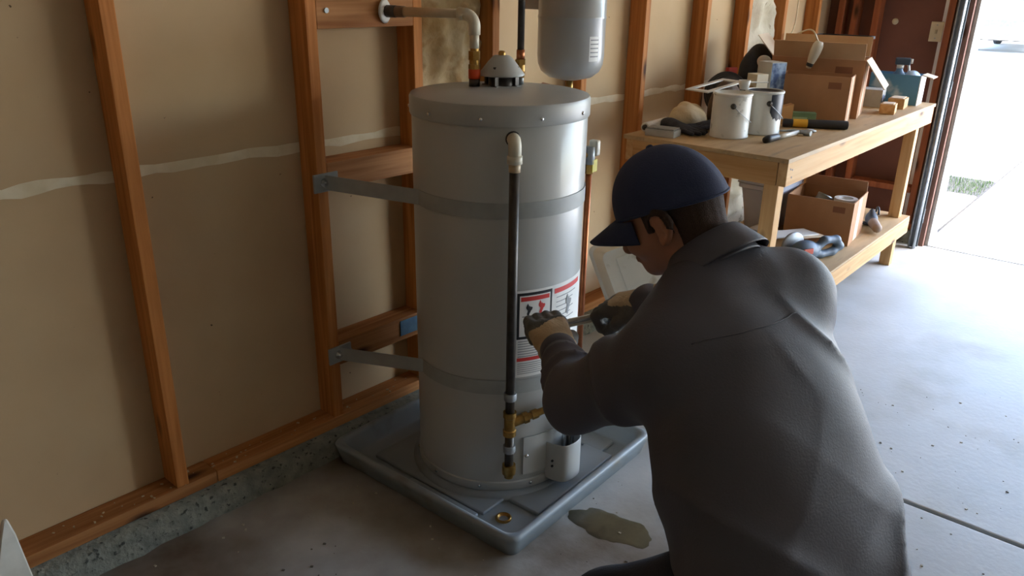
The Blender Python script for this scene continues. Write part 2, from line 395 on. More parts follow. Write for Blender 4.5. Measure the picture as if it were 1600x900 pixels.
# ---- the rest of the garage, out of view
struct('wall_left', MB().box(-3.1, -3.0, -4.4, 2.4, 0, 2.6).build('wall_left', M_PLASTER))
struct('wall_front', MB().box(-3.0, 5.76, -4.5, -4.4, 0, 2.6).build('wall_front', M_PLASTER))
struct('ceiling', MB().box(-3.1, 5.9, -4.5, 2.4, 2.6, 2.7).build('ceiling', M_PLASTER))

# ---- door track
t = thing('door_track', 'shiny galvanised vertical garage door track beside the open doorway', 'track', (5.49, 1.165, 0))
pr_ = []
for a in range(-150, 151, 20): pr_.append((5.49+.024*math.cos(math.radians(a)), 1.160+.024*math.sin(math.radians(a))))
P = [[(x, y, z) for (x, y) in pr_] for z in (0.003, .7, 1.5, 2.2)]
o = MB().grid(P).build('rail', M_GALV, t, True); md = o.modifiers.new('thick', 'SOLIDIFY'); md.thickness = .003
MB().box(5.512, 5.52, 1.13, 1.19, .01, 2.19, .001).build('flange', mat('dark_galvanised', '5d6466', '4e5557', 30, .5, metal=.7), t)
for z in (.19, 1.0, 1.8):
    MB().box(5.52, 5.564, 1.135, 1.18, z, z+.035, .002).box(5.556, 5.5645, 1.135, 1.2, z-.03, z+.065, .001).build('bracket', M_GALV, t)
# ---- switch plate on the end wall
M_IVORY = mat('ivory_plastic', 'd8cba8', 'cdbf9a', 10, .45)
t = thing('light_switch', 'ivory wall switch plate on the brown end wall', 'switch', (5.70, 1.325, 1.34))
MB().box(5.694, 5.7045, 1.283, 1.357, 1.285, 1.405, .003).build('plate', M_IVORY, t)
MB().box(5.685, 5.695, 1.314, 1.326, 1.333, 1.357, .002).build('toggle', mat('switch_toggle', 'b8aa86', rough=.5), t)
for z in (1.305, 1.385): MB().cyl((5.6925, 1.32, z), (5.6945, 1.32, z), .004, 10).build('screw', M_GALV, t)
t = MB().lathe([(.0, -.004), (.017, -.004), (.02, 0), (.012, .006), (.0, .008)], 16, Matrix.Translation((5.70, 1.575, 1.395)) @ Matrix.Rotation(-PI/2, 4, 'Y')).build('bumper_knob', M_IVORY, None, True)
tag(t, 'small round pale knob on the brown end wall', 'knob')

# ---- outside: grass, far house, parked truck
M_GRASS = mat('grass_blades', '354c20', '4a6030', 30, .8)
mb = MB()
for i in range(3600):
    x = random.uniform(7.37, 8.09); y = random.uniform(1.145, 3.2); h = random.uniform(.02, .06); a = random.uniform(0, PI); c, s = math.cos(a)*.005, math.sin(a)*.005
    lx, ly = random.uniform(-.02, .02), random.uniform(-.02, .02)
    mb.add([(x-c, y-s, -.05), (x+c, y+s, -.05), (x+lx, y+ly, h-.02)], [(0, 1, 2)])
tag(mb.build('grass', M_GRASS), 'short green grass patch beside the driveway', 'grass', kind='stuff')
MB().box(7.365, 8.095, 1.14, 6.0, -.1, -.03).build('soil', mat('lawn_soil', '47552c', '55633a', 20, .95), dw)
tag(MB().box(16.0, 18, 1.3, 3.2, -.005, .003).build('verge', M_GRASS), 'faint dry grass verge across the street', 'grass')
hs = thing('house', 'tan house wall far across the street, above the truck', 'house', (38, 12, 0))
M_HOUSE = mat('tan_stucco', 'd9b78e', 'cfa97c', 3, .9); M_ROOF = mat('roof_shingle', '8d7a6c', '77665a', 10, .9)
MB().box(36, 44, 5.5, 18, -.1, 3.0).build('wall', M_HOUSE, hs)
mb = MB(); mb.add([(35.4, 4.9, 3.0), (44.6, 4.9, 3.0), (44.6, 18.6, 3.0), (35.4, 18.6, 3.0), (40, 4.9, 5.2), (40, 18.6, 5.2)], [(0, 1, 4), (2, 3, 5), (0, 4, 5, 3), (1, 2, 5, 4), (0, 3, 2, 1)]); mb.build('roof', M_ROOF, hs)
for y in (7.2, 11.0):
    wd = MB().box(35.96, 35.995, y, y+1.4, 1.0, 2.2, .01).build('window', M_TRIMW, hs); MB().box(35.95, 35.962, y+.08, y+1.32, 1.08, 2.12).build('pane', mat('dark_glass', '5f7486', rough=.1), wd)

M_TRUCK = mat('white_truck_paint', 'eceae4', 'e6e4de', 5, .3, coat=.4); M_TYRE = mat('tyre', '2b2b2c', '353536', 30, .85); M_GLASS = mat('truck_glass', '4f6f86', rough=.35, spec=.2)
M_GREYP = mat('grey_plastic', '5d5d5b', '525250', 20, .6); M_CHROME = mat('chrome', 'd5d7d8', rough=.2, metal=.9)
TX, TY = 25.3, 4.22          # front bumper centre
tk = thing('pickup_truck', 'white pickup truck parked nose-on outside the doorway', 'truck', (TX, TY, 0))
def tbox(x0, x1, y0, y1, z0, z1, b): return MB().box(TX+x0, TX+x1, TY+y0, TY+y1, z0, z1, b)
tbox(.05, 1.5, -.96, .96, .5, 1.0, .07).build('front_body', M_TRUCK, tk)
tbox(1.4, 5.4, -.97, .97, .42, 1.1, .07).build('body', M_TRUCK, tk)
mb = MB(); v = []
for (x, hw, z) in ((1.25, .90, .99), (1.95, .74, 1.72), (3.3, .74, 1.74), (3.6, .9, 1.05)): v += [(TX+x, TY-hw, z), (TX+x, TY+hw, z)]
mb.add(v, [(0, 1, 3, 2), (2, 3, 5, 4), (4, 5, 7, 6), (0, 2, 4, 6), (1, 7, 5, 3), (0, 6, 7, 1)]); cabp = mb.build('cab', M_TRUCK, tk)
def lerp(a, b, k): return Vector(a)*(1-k)+Vector(b)*k
a, b, c, d = [Vector(q) for q in (v[0], v[1], v[3], v[2])]; off = Vector((-.02, 0, .012))
mb = MB(); mb.add([lerp(lerp(a, b, s_), lerp(d, c, s_), h_)+off for (s_, h_) in ((.05, .06), (.95, .06), (.93, .92), (.07, .92))], [(0, 1, 2, 3)]); mb.build('windshield', M_GLASS, cabp)
tbox(-.02, .06, -.55, .55, .66, .86, .02).build('grille', M_GREYP, tk)
for s_ in (-1, 1):
    tbox(-.01, .07, s_*.78-.16, s_*.78+.16, .70, .86, .03).build('headlight', M_CHROME, tk)
    w_ = MB().lathe([(.0, -.12), (.2, -.12), (.33, -.11), (.37, -.08), (.37, .08), (.33, .11), (.2, .12), (0, .12)], 24, Matrix.Translation((TX+.95, TY+s_*.84, .37)) @ Matrix.Rotation(PI/2, 4, 'X')).build('wheel', M_TYRE, tk, True)
    MB().lathe([(.0, -.125), (.19, -.122), (.2, -.11), (.2, .11), (.19, .122), (0, .125)], 20, Matrix.Translation((TX+.95, TY+s_*.84, .37)) @ Matrix.Rotation(PI/2, 4, 'X')).build('hub', M_CHROME, w_, True)
    MB().lathe([(.0, -.12), (.33, -.11), (.37, -.08), (.37, .08), (.33, .11), (0, .12)], 24, Matrix.Translation((TX+4.4, TY+s_*.84, .37)) @ Matrix.Rotation(PI/2, 4, 'X')).build('wheel', M_TYRE, tk, True)
    tbox(1.5, 1.62, s_*1.06-.1, s_*1.06+.1, 1.15, 1.35, .03).build('mirror', M_TRUCK, tk)
tbox(.2, 5.2, -.7, .7, .3, .5, .03).build('chassis', M_TYRE, tk)
tbox(-.08, .12, -.97, .97, .34, .58, .04).build('bumper', M_TRUCK, tk)
tbox(-.095, -.081, -.17, .17, .4, .52, .002).build('number_plate', M_GREYP, tk)
# ================================================================ WATER HEATER AND PLUMBING
AX, AY, TR = 1.85, 1.606, .27
M_TANK = mat('grey_enamel', 'b1b3b0', 'acaeab', 3, .32, spec=.5, coat=.15, bump=.015, bscale=8)
M_TANKT = mat('grey_enamel_top', 'aeafab', 'a7a8a4', 5, .36, bump=.02, bscale=10)
M_STRAP = mat('strap_steel', 'a0a3a0', '979a97', 20, .45)
M_BRASS = mat('brass', 'b08d4f', '94713a', 40, .35, metal=.9)
M_IRON = mat('black_iron_pipe', '3b3632', '4c463f', 30, .42, metal=.4)
M_WHITEP = mat('white_pvc', 'dcd6c4', 'd2cab4', 12, .4)
M_BEIGEP = mat('beige_pipe', 'cdb796', 'bfa682', 15, .5)
M_COPPER = mat('copper', 'b5714a', '9a5936', 20, .38, metal=.9)
M_RED = mat('orange_red_plastic', 'd14a1c', 'bf3f16', 20, .45)
M_BLACK = mat('black_plastic', '1d1d1f', '262628', 20, .5)
M_STICK = mat('sticker_white', 'e6e6e2', 'dcdcd8', 8, .5); M_STICKK = mat('sticker_black', '17171a', rough=.5); M_STICKR = mat('sticker_red', 'c9352f', rough=.5); M_STICKG = mat('sticker_grey_print', '8d8f90', rough=.6)

wh = thing('water_heater', 'tall grey cylindrical gas water heater standing in a drain pan', 'water heater', (AX, AY, .03))
TT = Matrix.Translation((AX, AY, 0))
MB().lathe([(0, .045), (TR-.004, .045), (TR, .05), (TR, .1), (TR, .4), (TR, .8), (TR, 1.225), (TR-.002, 1.228)], 96, TT).build('jacket', M_TANK, wh, angle=40)
MB().lathe([(0, .03), (TR+.002, .03), (TR+.004, .034), (TR+.004, .060), (TR+.001, .063), (TR-.004, .063)], 96, TT).build('base_ring', M_TANK, wh, angle=40)
lid = MB().lathe([(TR-.002, 1.222), (TR+.004, 1.222), (TR+.006, 1.226), (TR+.006, 1.272), (TR+.002, 1.280), (TR-.008, 1.283), (.12, 1.285), (0, 1.286)], 96, TT).build('lid', M_TANKT, wh, angle=40)
for k in range(10):
    a = math.radians(-150+k*36); c, s = math.cos(a), math.sin(a)
    for (z, par, rr) in ((1.243, lid, TR+.006), (.048, wh, TR+.004)):
        MB().lathe([(0, .004), (.004, .0035), (.006, .001), (.006, -.001)], 10, Matrix.Translation((AX+rr*c, AY+rr*s, z)) @ Matrix.Rotation(a, 4, 'Z') @ Matrix.Rotation(PI/2, 4, 'Y')).build('screw', M_CHROME, par, True)
def cp(ang, z, r=TR): return Vector((AX+r*math.cos(math.radians(ang)), AY+r*math.sin(math.radians(ang)), z))
def patch(a0, a1, z0, z1, off, n=None, skew=0.):
    n = n or max(2, int(abs(a1-a0)/2)+1)
    return MB().grid([[cp(a0+(a1-a0)*i/n, z, TR+off) for i in range(n+1)] for z in (z0, z1)])
def patch_solid(a0, a1, z0, z1, off, th):
    n = max(2, int(abs(a1-a0)/2)+1); mb = MB(); ring = []
    P = [[cp(a0+(a1-a0)*i/n, z, TR+r) for i in range(n+1)] for (z, r) in ((z0, off), (z0, off+th), (z1, off+th), (z1, off), (z0, off))]
    mb.grid(P); mb.add([P[k][0] for k in range(4)], [(0, 1, 2, 3)]); mb.add([P[k][-1] for k in range(4)], [(0, 1, 2, 3)]); return mb
# warning labels on the jacket
lab = patch(-127.5, -60, .445, .735, .0006).build('warning_label', M_STICK, wh, True); lab['label'] = 'white warning sticker with red headers'
def lp(a0, a1, z0, z1, m, nm, lv=1): return patch(a0, a1, z0, z1, .0006+.0004*lv).build(nm, m, lab, True)
lp(-126.5, -101, .575, .727, M_STICKK, 'black_border', 1); lp(-124.8, -102.6, .584, .718, M_STICK, 'panel', 2)
lp(-124, -103.4, .700, .714, M_STICKR, 'red_header', 3)
lp(-99, -68, .706, .722, M_STICKR, 'red_header', 2); lp(-126, -101, .500, .512, M_STICKR, 'red_header', 2)
def pict(ac, zc, m, pts):
    n = len(pts); mb = MB(); c = cp(ac, zc, TR+.0021)
    v = [c]+[cp(ac+p[0], zc+p[1], TR+.0021) for p in pts]; mb.add(v, [(0, 1+i, 1+(i+1) % n) for i in range(n)]); return mb.build('pictogram', m, lab)
blob = lambda s, r0: [(r0*s*(1+.35*math.sin(3*a+1)+.25*math.sin(5*a))*math.cos(a)*22/.1*.45, r0*(1+.3*math.sin(3*a+1)+.2*math.sin(7*a))*math.sin(a)) for a in [2*PI*i/24 for i in range(24)]]
pict(-118.5, .672, M_STICKK, blob(1.0, .017)); pict(-109.5, .675, M_STICKR, blob(1.0, .019))
for k in range(3): lp(-123+k*.5, -104.5, .648-k*.016, .652-k*.016, M_STICKG, 'print_line', 3)
for k in range(7): lp(-125.5, -103-(k*37 % 5), .566-k*.0085, .569-k*.0085, M_STICKG, 'print_line', 2)
for k in range(6): lp(-125.5, -103-(k*23 % 6), .491-k*.007, .4935-k*.007, M_STICKG, 'print_line', 2)
for k in range(8): lp(-97, -74-(k*31 % 9), .690-k*.016, .693-k*.016, M_STICKG, 'print_line', 2)
pict(-84, .655, M_STICKG, blob(.9, .028))
# burner access panel and gas control cover
MB_ = patch_solid(-120, -58, .085, .225, .001, .004); ap = MB_.build('access_panel', M_TANK, wh, angle=40)
for (a, z) in ((-117.5, .155), (-61, .155)):
    MB().lathe([(0, .005), (.005, .004), (.007, 0)], 10, Matrix.Translation(cp(a, z, TR+.005)) @ Matrix.Rotation(math.radians(a), 4, 'Z') @ Matrix.Rotation(PI/2, 4, 'Y')).build('screw', M_CHROME, ap, True)
# U-shaped shield: open-topped pocket standing off the panel
g = []; AC = -87
ex = Vector((-math.sin(math.radians(AC)), math.cos(math.radians(AC)), 0)); er = Vector((math.cos(math.radians(AC)), math.sin(math.radians(AC)), 0))
c0 = Vector((AX, AY, 0))+er*(TR+.002)
prof = [(-.085, 0), (-.085, .004)]; prof = []
for q in [(-.072, -.012), (-.068, .03), (-.06, .055), (-.045, .068), (0, .074), (.03, .068), (.045, .055), (.053, .03), (.057, -.005)]: prof.append(q)
P = [[c0+ex*p[0]+er*p[1]+Vector((0, 0, z)) for p in prof] for z in (.046, .058, .12, .18, .186)]
o = MB().grid(P).build('control_shield', M_TANK, wh, True); md = o.modifiers.new('th', 'SOLIDIFY'); md.thickness = .004; md = o.modifiers.new('sub', 'SUBSURF'); md.levels = md.render_levels = 1
sh = o
for z in (.105, .125): MB().cyl(c0+ex*-.071+er*.022+Vector((0, 0, z)), c0+ex*-.076+er*.022+Vector((0, 0, z)), .004, 10).build('vent_hole', M_BLACK, sh)
for k, (u, r_) in enumerate(((-.03, .007), (-.005, .006), (.02, .008))):
    b = c0+ex*u+er*.035
    MB().tube([b+Vector((0, 0, .10)), b+Vector((0, 0, .25)), b+Vector((.0, .0, .30))+er*-.01], r_, 10).build('gas_tube', M_CHROME if k != 1 else M_IRON, wh, True)
    MB().cyl(b+Vector((0, 0, .235)), b+Vector((0, 0, .25)), r_*1.8, 6).build('tube_nut', M_BRASS, wh)
# gas control valve body
cv = MB().box(-.055, .055, -.002, .075, -.06, .06, .012, Matrix.Translation(cp(-88, .345, TR)) @ Matrix.Rotation(math.radians(-88-90+180), 4, 'Z') @ Matrix.Rotation(0, 4, 'X')).build('gas_control', M_BLACK, wh)
MB().lathe([(0, .028), (.022, .026), (.026, .02), (.027, 0)], 20, Matrix.Translation(cp(-90, .35, TR+.07)) @ Matrix.Rotation(math.radians(-90), 4, 'Z') @ Matrix.Rotation(PI/2, 4, 'Y')).build('control_knob', M_GREYP, cv, True)
# draft hood on the lid
HX, HY = 1.965, 1.70; HT = Matrix.Translation((HX, HY, 0))
hood = MB().lathe([(.074, 1.316), (.074, 1.320), (.062, 1.335), (.044, 1.358), (.030, 1.373), (.024, 1.377), (0, 1.378)], 40, HT).build('draft_hood', M_TANKT, wh, True)
hood.modifiers.new('th', 'SOLIDIFY').thickness = .002
MB().lathe([(.011, 1.377), (.012, 1.385), (.008, 1.391), (0, 1.392)], 12, HT).build('hood_nut', M_BRASS, hood, True)
for k in range(4):
    a = math.radians(20+90*k); x, y = HX+.05*math.cos(a), HY+.05*math.sin(a)
    MB().box(x-.009, x+.009, y-.004, y+.004, 1.284, 1.345, .001).box(x-.012, x+.012, y-.012, y+.012, 1.2835, 1.287, .001).build('hood_leg', M_IRON, hood)
MB().lathe([(.043, 1.284), (.043, 1.31), (.036, 1.31), (.036, 1.284)], 24, HT).build('flue_collar', M_IRON, wh, True)
# relief-port elbow on the front and long dark drain pipe with brass tee
PA = -131.; pc = lambda z, r: cp(PA, z, r)
MB().lathe([(0, .006), (.018, .006), (.022, 0)], 20, Matrix.Translation(cp(PA, 1.19, TR)) @ Matrix.Rotation(math.radians(PA), 4, 'Z') @ Matrix.Rotation(PI/2, 4, 'Y')).build('port_flange', M_IRON, wh, True)
er2 = Vector((math.cos(math.radians(PA)), math.sin(math.radians(PA)), 0)); b = cp(PA, 1.19, TR)
pts = [b-er2*.005, b+er2*.012]+arc(b+er2*.012+Vector((0, 0, -.022)), .022, PI/2, 0, 6, er2, (0, 0, 1))+[b+er2*.034+Vector((0, 0, -.05))]
MB().tube(pts, .0185, 16).build('white_elbow', M_WHITEP, wh, True)
pd = b+er2*.034; PX, PY = pd.x, pd.y
zz = lambda z: (PX, PY, z)
MB().cyl(zz(1.15), zz(1.128), .0215, 16).build('elbow_collar', M_WHITEP, wh, True)
MB().cyl(zz(1.128), zz(1.105), .0165, 16).build('pipe_adapter', M_BEIGEP, wh, True)
MB().cyl(zz(1.115), zz(.335), .0145, 16).cyl(zz(.262), zz(.135), .0145, 16).build('drain_pipe', M_IRON, wh, True)
for z in (.40, .212):
    MB().lathe([(.014, -.012), (.019, -.012), (.02, -.006), (.02, .006), (.019, .012), (.014, .012)], 18, Matrix.Translation(zz(z))).build('coupling', M_GALV, wh, angle=40)
tee = MB().lathe([(.014, .262), (.021, .262), (.0215, .28), (.018, .283), (.018, .325), (.0215, .328), (.021, .345), (.014, .345)], 18, Matrix.Translation((PX, PY, 0))).build('brass_tee', M_BRASS, wh, angle=40)
MB().lathe([(0, .105), (.015, .105), (.016, .118), (.022, .120), (.023, .14), (.0215, .152), (.014, .153)], 18, Matrix.Translation((PX, PY, 0))).build('end_fitting', M_BRASS, wh, angle=40)
q0 = Vector(zz(.303)); q1 = cp(-93, .345, TR+.055); dv = (q1-q0)
MB().cyl(q0+dv*.05, q0+dv*.22, .016, 14).cyl(q0+dv*.22, q0+dv*.3, .019, 8).cyl(q0+dv*.3, q0+dv*.95, .0115, 14).cyl(q0+dv*.36, q0+dv*.46, .016, 8).build('brass_nipple', M_BRASS, wh, angle=40)
MB().cyl(q0+dv*.8, q0+dv*.92, .021, 6).cyl(q0+dv*.92, q0+dv*1.0, .017, 14).build('union_nut', M_GALV, wh, angle=40)

# ---- seismic straps
def strap(z, zl, ang_l, label, sx, wd=.048):
    xs = sx; ys = 2.075-.033*(xs-.9)
    t = thing('seismic_strap', label, 'strap', (xs, ys, z), group='straps holding the water heater')
    n = 150
    rr = TR+.002; pts = []
    a1 = 40.
    for i in range(n+1): pts.append(cp(ang_l+(a1+360-ang_l)*i/n if ang_l > 0 else ang_l+(a1-ang_l)*i/n, z, rr))
    lead = Vector((xs, ys-.006, zl)); first = pts[0]
    seq = [lead+(first-lead)*k/8 for k in range(8)]+pts
    end = Vector((2.36, 2.02, zl)); seq += [pts[-1]+(end-pts[-1])*k/5 for k in range(1, 6)]
    P = [[p+Vector((0, 0, -wd/2)) for p in seq], [p+Vector((0, 0, wd/2)) for p in seq]]
    o = MB().grid(P).build('band', M_STRAP, t); o.modifiers.new('th', 'SOLIDIFY').thickness = .0015
    MB().box(xs-.045, xs+.05, ys-.0095, ys-.002, zl-wd/2-.006, zl+wd/2+.006, .002).build('end_plate', M_STRAP, t)
    bx = xs-.005
    MB().cyl((bx, ys-.018, zl), (bx, ys-.009, zl), .011, 6).cyl((bx, ys-.024, zl), (bx, ys-.018, zl), .005, 10).cyl((bx, ys-.0115, zl), (bx, ys-.0095, zl), .016, 16).build('lag_bolt', M_CHROME, t)
    MB().cyl((xs+.046, ys-.012, zl), (xs+.046, ys-.0095, zl), .006, 10).build('rivet', M_GALV, t)
    return t
strap(.983, .985, 158, 'upper grey steel strap around the water heater, bolted to a stud', 1.51)
strap(.414, .372, 158, 'lower grey steel strap around the water heater, bolted to a stud', 1.52)

# ---- drain pan
M_PAN = mat('blue_grey_plastic', '8b9499', '838c91', 4, .4, spec=.5, c3='77746a', scale3=6, thr3=(.58, .75))
def rrect(hw, hd, r, n=6):
    out = []
    for (cx, cy, a0) in ((hw-r, hd-r, 0), (-hw+r, hd-r, PI/2), (-hw+r, -hd+r, PI), (hw-r, -hd+r, 3*PI/2)):
        for i in range(n+1): a = a0+PI/2*i/n; out.append((cx+r*math.cos(a), cy+r*math.sin(a)))
    return out
PCX, PCY = 1.838, 1.604; HW, HD = .402, .416
pan = thing('drain_pan', 'shallow blue-grey plastic drain pan under the water heater', 'pan', (PCX, PCY, 0), rz=math.radians(1.0), world=False)
rings = []
for (ins, z, r) in ((.018, 0, .03), (.003, .058, .034), (0, .066, .036), (.004, .074, .038), (.016, .076, .038), (.024, .072, .038), (.028, .062, .038), (.046, .014, .04), (.056, .009, .04), (.1, .0085, .05)):
    rings.append([(x, y, z) for (x, y) in rrect(HW-ins, HD-ins, r)])
mb = MB(); K = len(rings[0]); v = [p for rg in rings for p in rg]
f = [(i*K+k, i*K+(k+1) % K, (i+1)*K+(k+1) % K, (i+1)*K+k) for i in range(len(rings)-1) for k in range(K)]
f.append(tuple((len(rings)-1)*K+k for k in range(K))); f.append(tuple(range(K))[::-1])
mb.add(v, f); body = mb.build('tray', M_PAN, pan, True)
# raised floor panel with notched corner for the drain
MB().box(-.30, .20, -.21, .30, .006, .018, .006).build('raised_floor', M_PAN, pan, True)
MB().box(.19, .30, -.18, .3, .006, .018, .006).build('raised_floor', M_PAN, pan, True)
MB().box(-.335, -.31, -.20, .1, .006, .020, .008).build('corner_pad', M_PAN, pan, True)
MB().box(-.19, .25, -.345, -.225, .006, .020, .008).build('corner_pad', M_PAN, pan, True)
MB().box(.245, .33, -.30, -.19, .006, .02, .008).build('corner_pad', M_PAN, pan, True)
MB().lathe([(.026, .006), (.026, .014), (.022, .017), (.018, .014), (.014, .008), (0, .008)], 24, Matrix.Translation((-.268, -.268, 0))).build('drain_fitting', M_BRASS, pan, True)
mb = MB().lathe([(.29, .009), (.285, .026), (.26, .030), (0, .030)], 48); mb.build('heater_plinth', M_PAN, pan, True)

# ---- cold water supply pipe from the wall block
cx_, cy_ = 1.88, 1.74
t = thing('cold_water_pipe', 'beige pipe elbowing from the wall block down to brass fittings', 'pipe', (cx_, cy_, 1.283))
wp = Vector((1.783, 2.046, 1.5)); top = Vector((cx_, cy_, 1.5)); dr = (top-wp).normalized()
MB().lathe([(.012, 0), (.036, 0), (.038, .003), (.03, .008), (.014, .009)], 28, Matrix.Translation(wp+dr*.001) @ dr.to_track_quat('Z', 'Y').to_matrix().to_4x4()).build('escutcheon', mat('white_enamel', 'e8e6df', rough=.4), t, True)
MB().cyl(wp+dr*.008, wp+dr*.045, .019, 8).build('dark_collar', M_IRON, t, True)
MB().cyl(wp+dr*.045, wp+dr*.075, .018, 12).build('adapter', mat('brown_fitting', '8a6a4c', '775638', 20, .5), t, True)
e0 = top-dr*.035
MB().cyl(wp+dr*.07, e0-dr*.01, .0145, 16).build('pipe_run', M_BEIGEP, t, True)
pts = [e0-dr*.02, e0]+arc(e0+Vector((0, 0, -.035)), .035, PI/2, 0, 8, dr, (0, 0, 1))+[top+Vector((0, 0, -.06))]
MB().tube(pts, .0185, 16).build('elbow', M_WHITEP, t, True)
MB().cyl(top+Vector((0, 0, -.055)), (cx_, cy_, 1.40), .0145, 16).build('riser', M_WHITEP, t, True)
zc = lambda z: (cx_, cy_, z)
MB().cyl(zc(1.405), zc(1.385), .013, 14).build('threaded_nipple', M_BRASS, t)
MB().cyl(zc(1.392), zc(1.365), .019, 6).cyl(zc(1.365), zc(1.335), .016, 16).cyl(zc(1.352), zc(1.338), .019, 8).build('brass_union', M_BRASS, t)
MB().cyl(zc(1.337), zc(1.308), .019, 18).build('orange_ring', M_RED, t, True)
MB().cyl(zc(1.308), zc(1.284), .0175, 18).build('grey_nipple', M_IRON, t, True)
# hot outlet
hx, hy = 2.04, 1.685
t = thing('hot_water_pipe', 'dark pipe rising from brass fittings beside the draft hood', 'pipe', (hx, hy, 1.283))
zh = lambda z: (hx, hy, z)
MB().cyl(zh(1.284), zh(1.31), .012, 14).build('grey_nipple', M_GALV, t, True)
MB().cyl(zh(1.305), zh(1.325), .0165, 8).cyl(zh(1.325), zh(1.352), .0145, 16).cyl(zh(1.345), zh(1.362), .018, 6).build('brass_union', M_BRASS, t)
MB().cyl(zh(1.362), zh(1.392), .0135, 14).build('copper_stub', M_COPPER, t, True)
MB().cyl(zh(1.39), zh(2.6), .0115, 14).build('pipe_run', M_IRON, t, True)
# ---- expansion tank hung on the wall
EX, EY, ER = 2.43, 1.77, .122
M_EXP = mat('expansion_tank_grey', 'a0a19e', '9a9b98', 4, .3, coat=.2)
t = thing('expansion_tank', 'small grey expansion tank hanging behind the water heater', 'tank', (EX, EY, 1.25))
ET = Matrix.Translation((EX, EY, 0))
MB().lathe([(0, 1.258), (.03, 1.260), (.08, 1.272), (.107, 1.292), (.119, 1.318), (ER, 1.35), (ER, 1.475), (ER+.0015, 1.478), (ER+.0015, 1.484), (ER, 1.487), (ER, 1.60), (.115, 1.65), (.09, 1.68), (.04, 1.70), (0, 1.702)], 64, ET).build('shell', M_EXP, t, True)
MB().cyl((EX, EY, 1.258), (EX, EY, 1.20), .014, 14).build('nipple', M_BRASS, t, True)
MB().cyl((EX, EY, 1.225), (EX, EY, 1.2), .019, 8).cyl((EX, EY, 1.21), (2.55, 1.985, 1.21), .0125, 14).build('supply_pipe', M_COPPER, t, True)
MB().box(EX-.006, EX+.006, EY+.1, 2.02, 1.5, 1.54, .002).build('wall_bracket', M_STRAP, t)
sl_ = MB().grid([[Vector((EX+(ER+.0006)*math.cos(math.radians(a)), EY+(ER+.0006)*math.sin(math.radians(a)), z)) for a in range(-112, -88, 3)] for z in (1.335, 1.42)]).build('sticker', M_STICK, t, True)
for k in range(5):
    MB().grid([[Vector((EX+(ER+.0012)*math.cos(math.radians(a)), EY+(ER+.0012)*math.sin(math.radians(a)), z)) for a in range(-110, -91, 3)] for z in (1.35+k*.014, 1.354+k*.014)]).build('print_line', M_STICKG, sl_, True)
# ---- relief valve with copper discharge pipe at the right flank
VX, VY = 2.055, 1.405
t = thing('relief_valve', 'brass relief valve with copper discharge pipe at the heater\'s right flank', 'valve', (VX, VY, .34))
MB().cyl((VX, VY, 1.09), (VX-.06, VY+.06, 1.09), .014, 12).build('inlet', M_BRASS, t, True)
MB().cyl((VX, VY, 1.06), (VX, VY, 1.115), .0165, 12).build('valve_body', M_GALV, t, True)
MB().box(VX+.008, VX+.03, VY-.02, VY+.012, 1.085, 1.135, .006).build('lever', mat('pale_lever', 'c8c4b6', rough=.4), t, True)
MB().box(VX-.004, VX+.022, VY-.016, VY-.012, 1.035, 1.075, .001).build('yellow_tag', mat('yellow_tag', 'd2c43a', 'c4b52e', 20, .5), t)
MB().cyl((VX, VY, 1.06), (VX, VY, 1.03), .0145, 8).build('brass_nut', M_BRASS, t)
MB().cyl((VX, VY, 1.03), (VX, VY, .36), .010, 14).build('copper_pipe', M_COPPER, t, True)
MB().cyl((VX, VY, .395), (VX, VY, .35), .013, 14).build('white_end', M_WHITEP, t, True)
# ---- water stain on the slab by the pan
cx0, cy0 = 1.775, 1.06; n = 60; ring = []
for i in range(n):
    a = 2*PI*i/n; k = 1+.13*math.sin(2*a+1)+.07*math.sin(5*a)+.035*math.sin(9*a+2)+.02*math.sin(17*a)
    ring.append((a, k))
mb = MB(); R2 = Matrix.Rotation(math.radians(95), 3, 'Z')
v = [Vector((cx0, cy0, .0012))]; ks = (.35, .7, .93, 1.0)
for kk in ks:
    for (a, k) in ring: p = R2 @ Vector((.125*k*kk*math.cos(a), .075*k*kk*math.sin(a), 0)); v.append(Vector((cx0+p.x, cy0+p.y, .0012 if kk < 1 else .0002)))
f = [(0, 1+i, 1+(i+1) % n) for i in range(n)]
for j in range(len(ks)-1): f += [(1+j*n+i, 1+(j+1)*n+i, 1+(j+1)*n+(i+1) % n, 1+j*n+(i+1) % n) for i in range(n)]
mb.add(v, f); tag(mb.build('water_puddle', mat('wet_stain', '4d4632', '5a523c', 18, .3, c3='3e3826', scale3=9, thr3=(.5, .6)), None, True), 'small brown wet puddle on the concrete beside the drain pan', 'puddle')
# debris on the slab
mb = MB()
for i in range(420):
    x = random.uniform(.5, 3.6); y = random.uniform(.1, 2.02); r = random.choice((.0012, .0018, .0025, .004))
    if abs(x-PCX) < .4 and abs(y-PCY) < .42: continue
    mb.box(-r, r, -r*.7, r*.7, 0, r*.7, 0, Matrix.Translation((x, y, .0)) @ Matrix.Rotation(random.uniform(0, 3), 4, 'Z'))
o = mb.build('floor_grit', mat('grit', '6a655a', 'b5ae9c', 4, .9, thr=(.45, .55)), fl); o['kind'] = 'stuff'
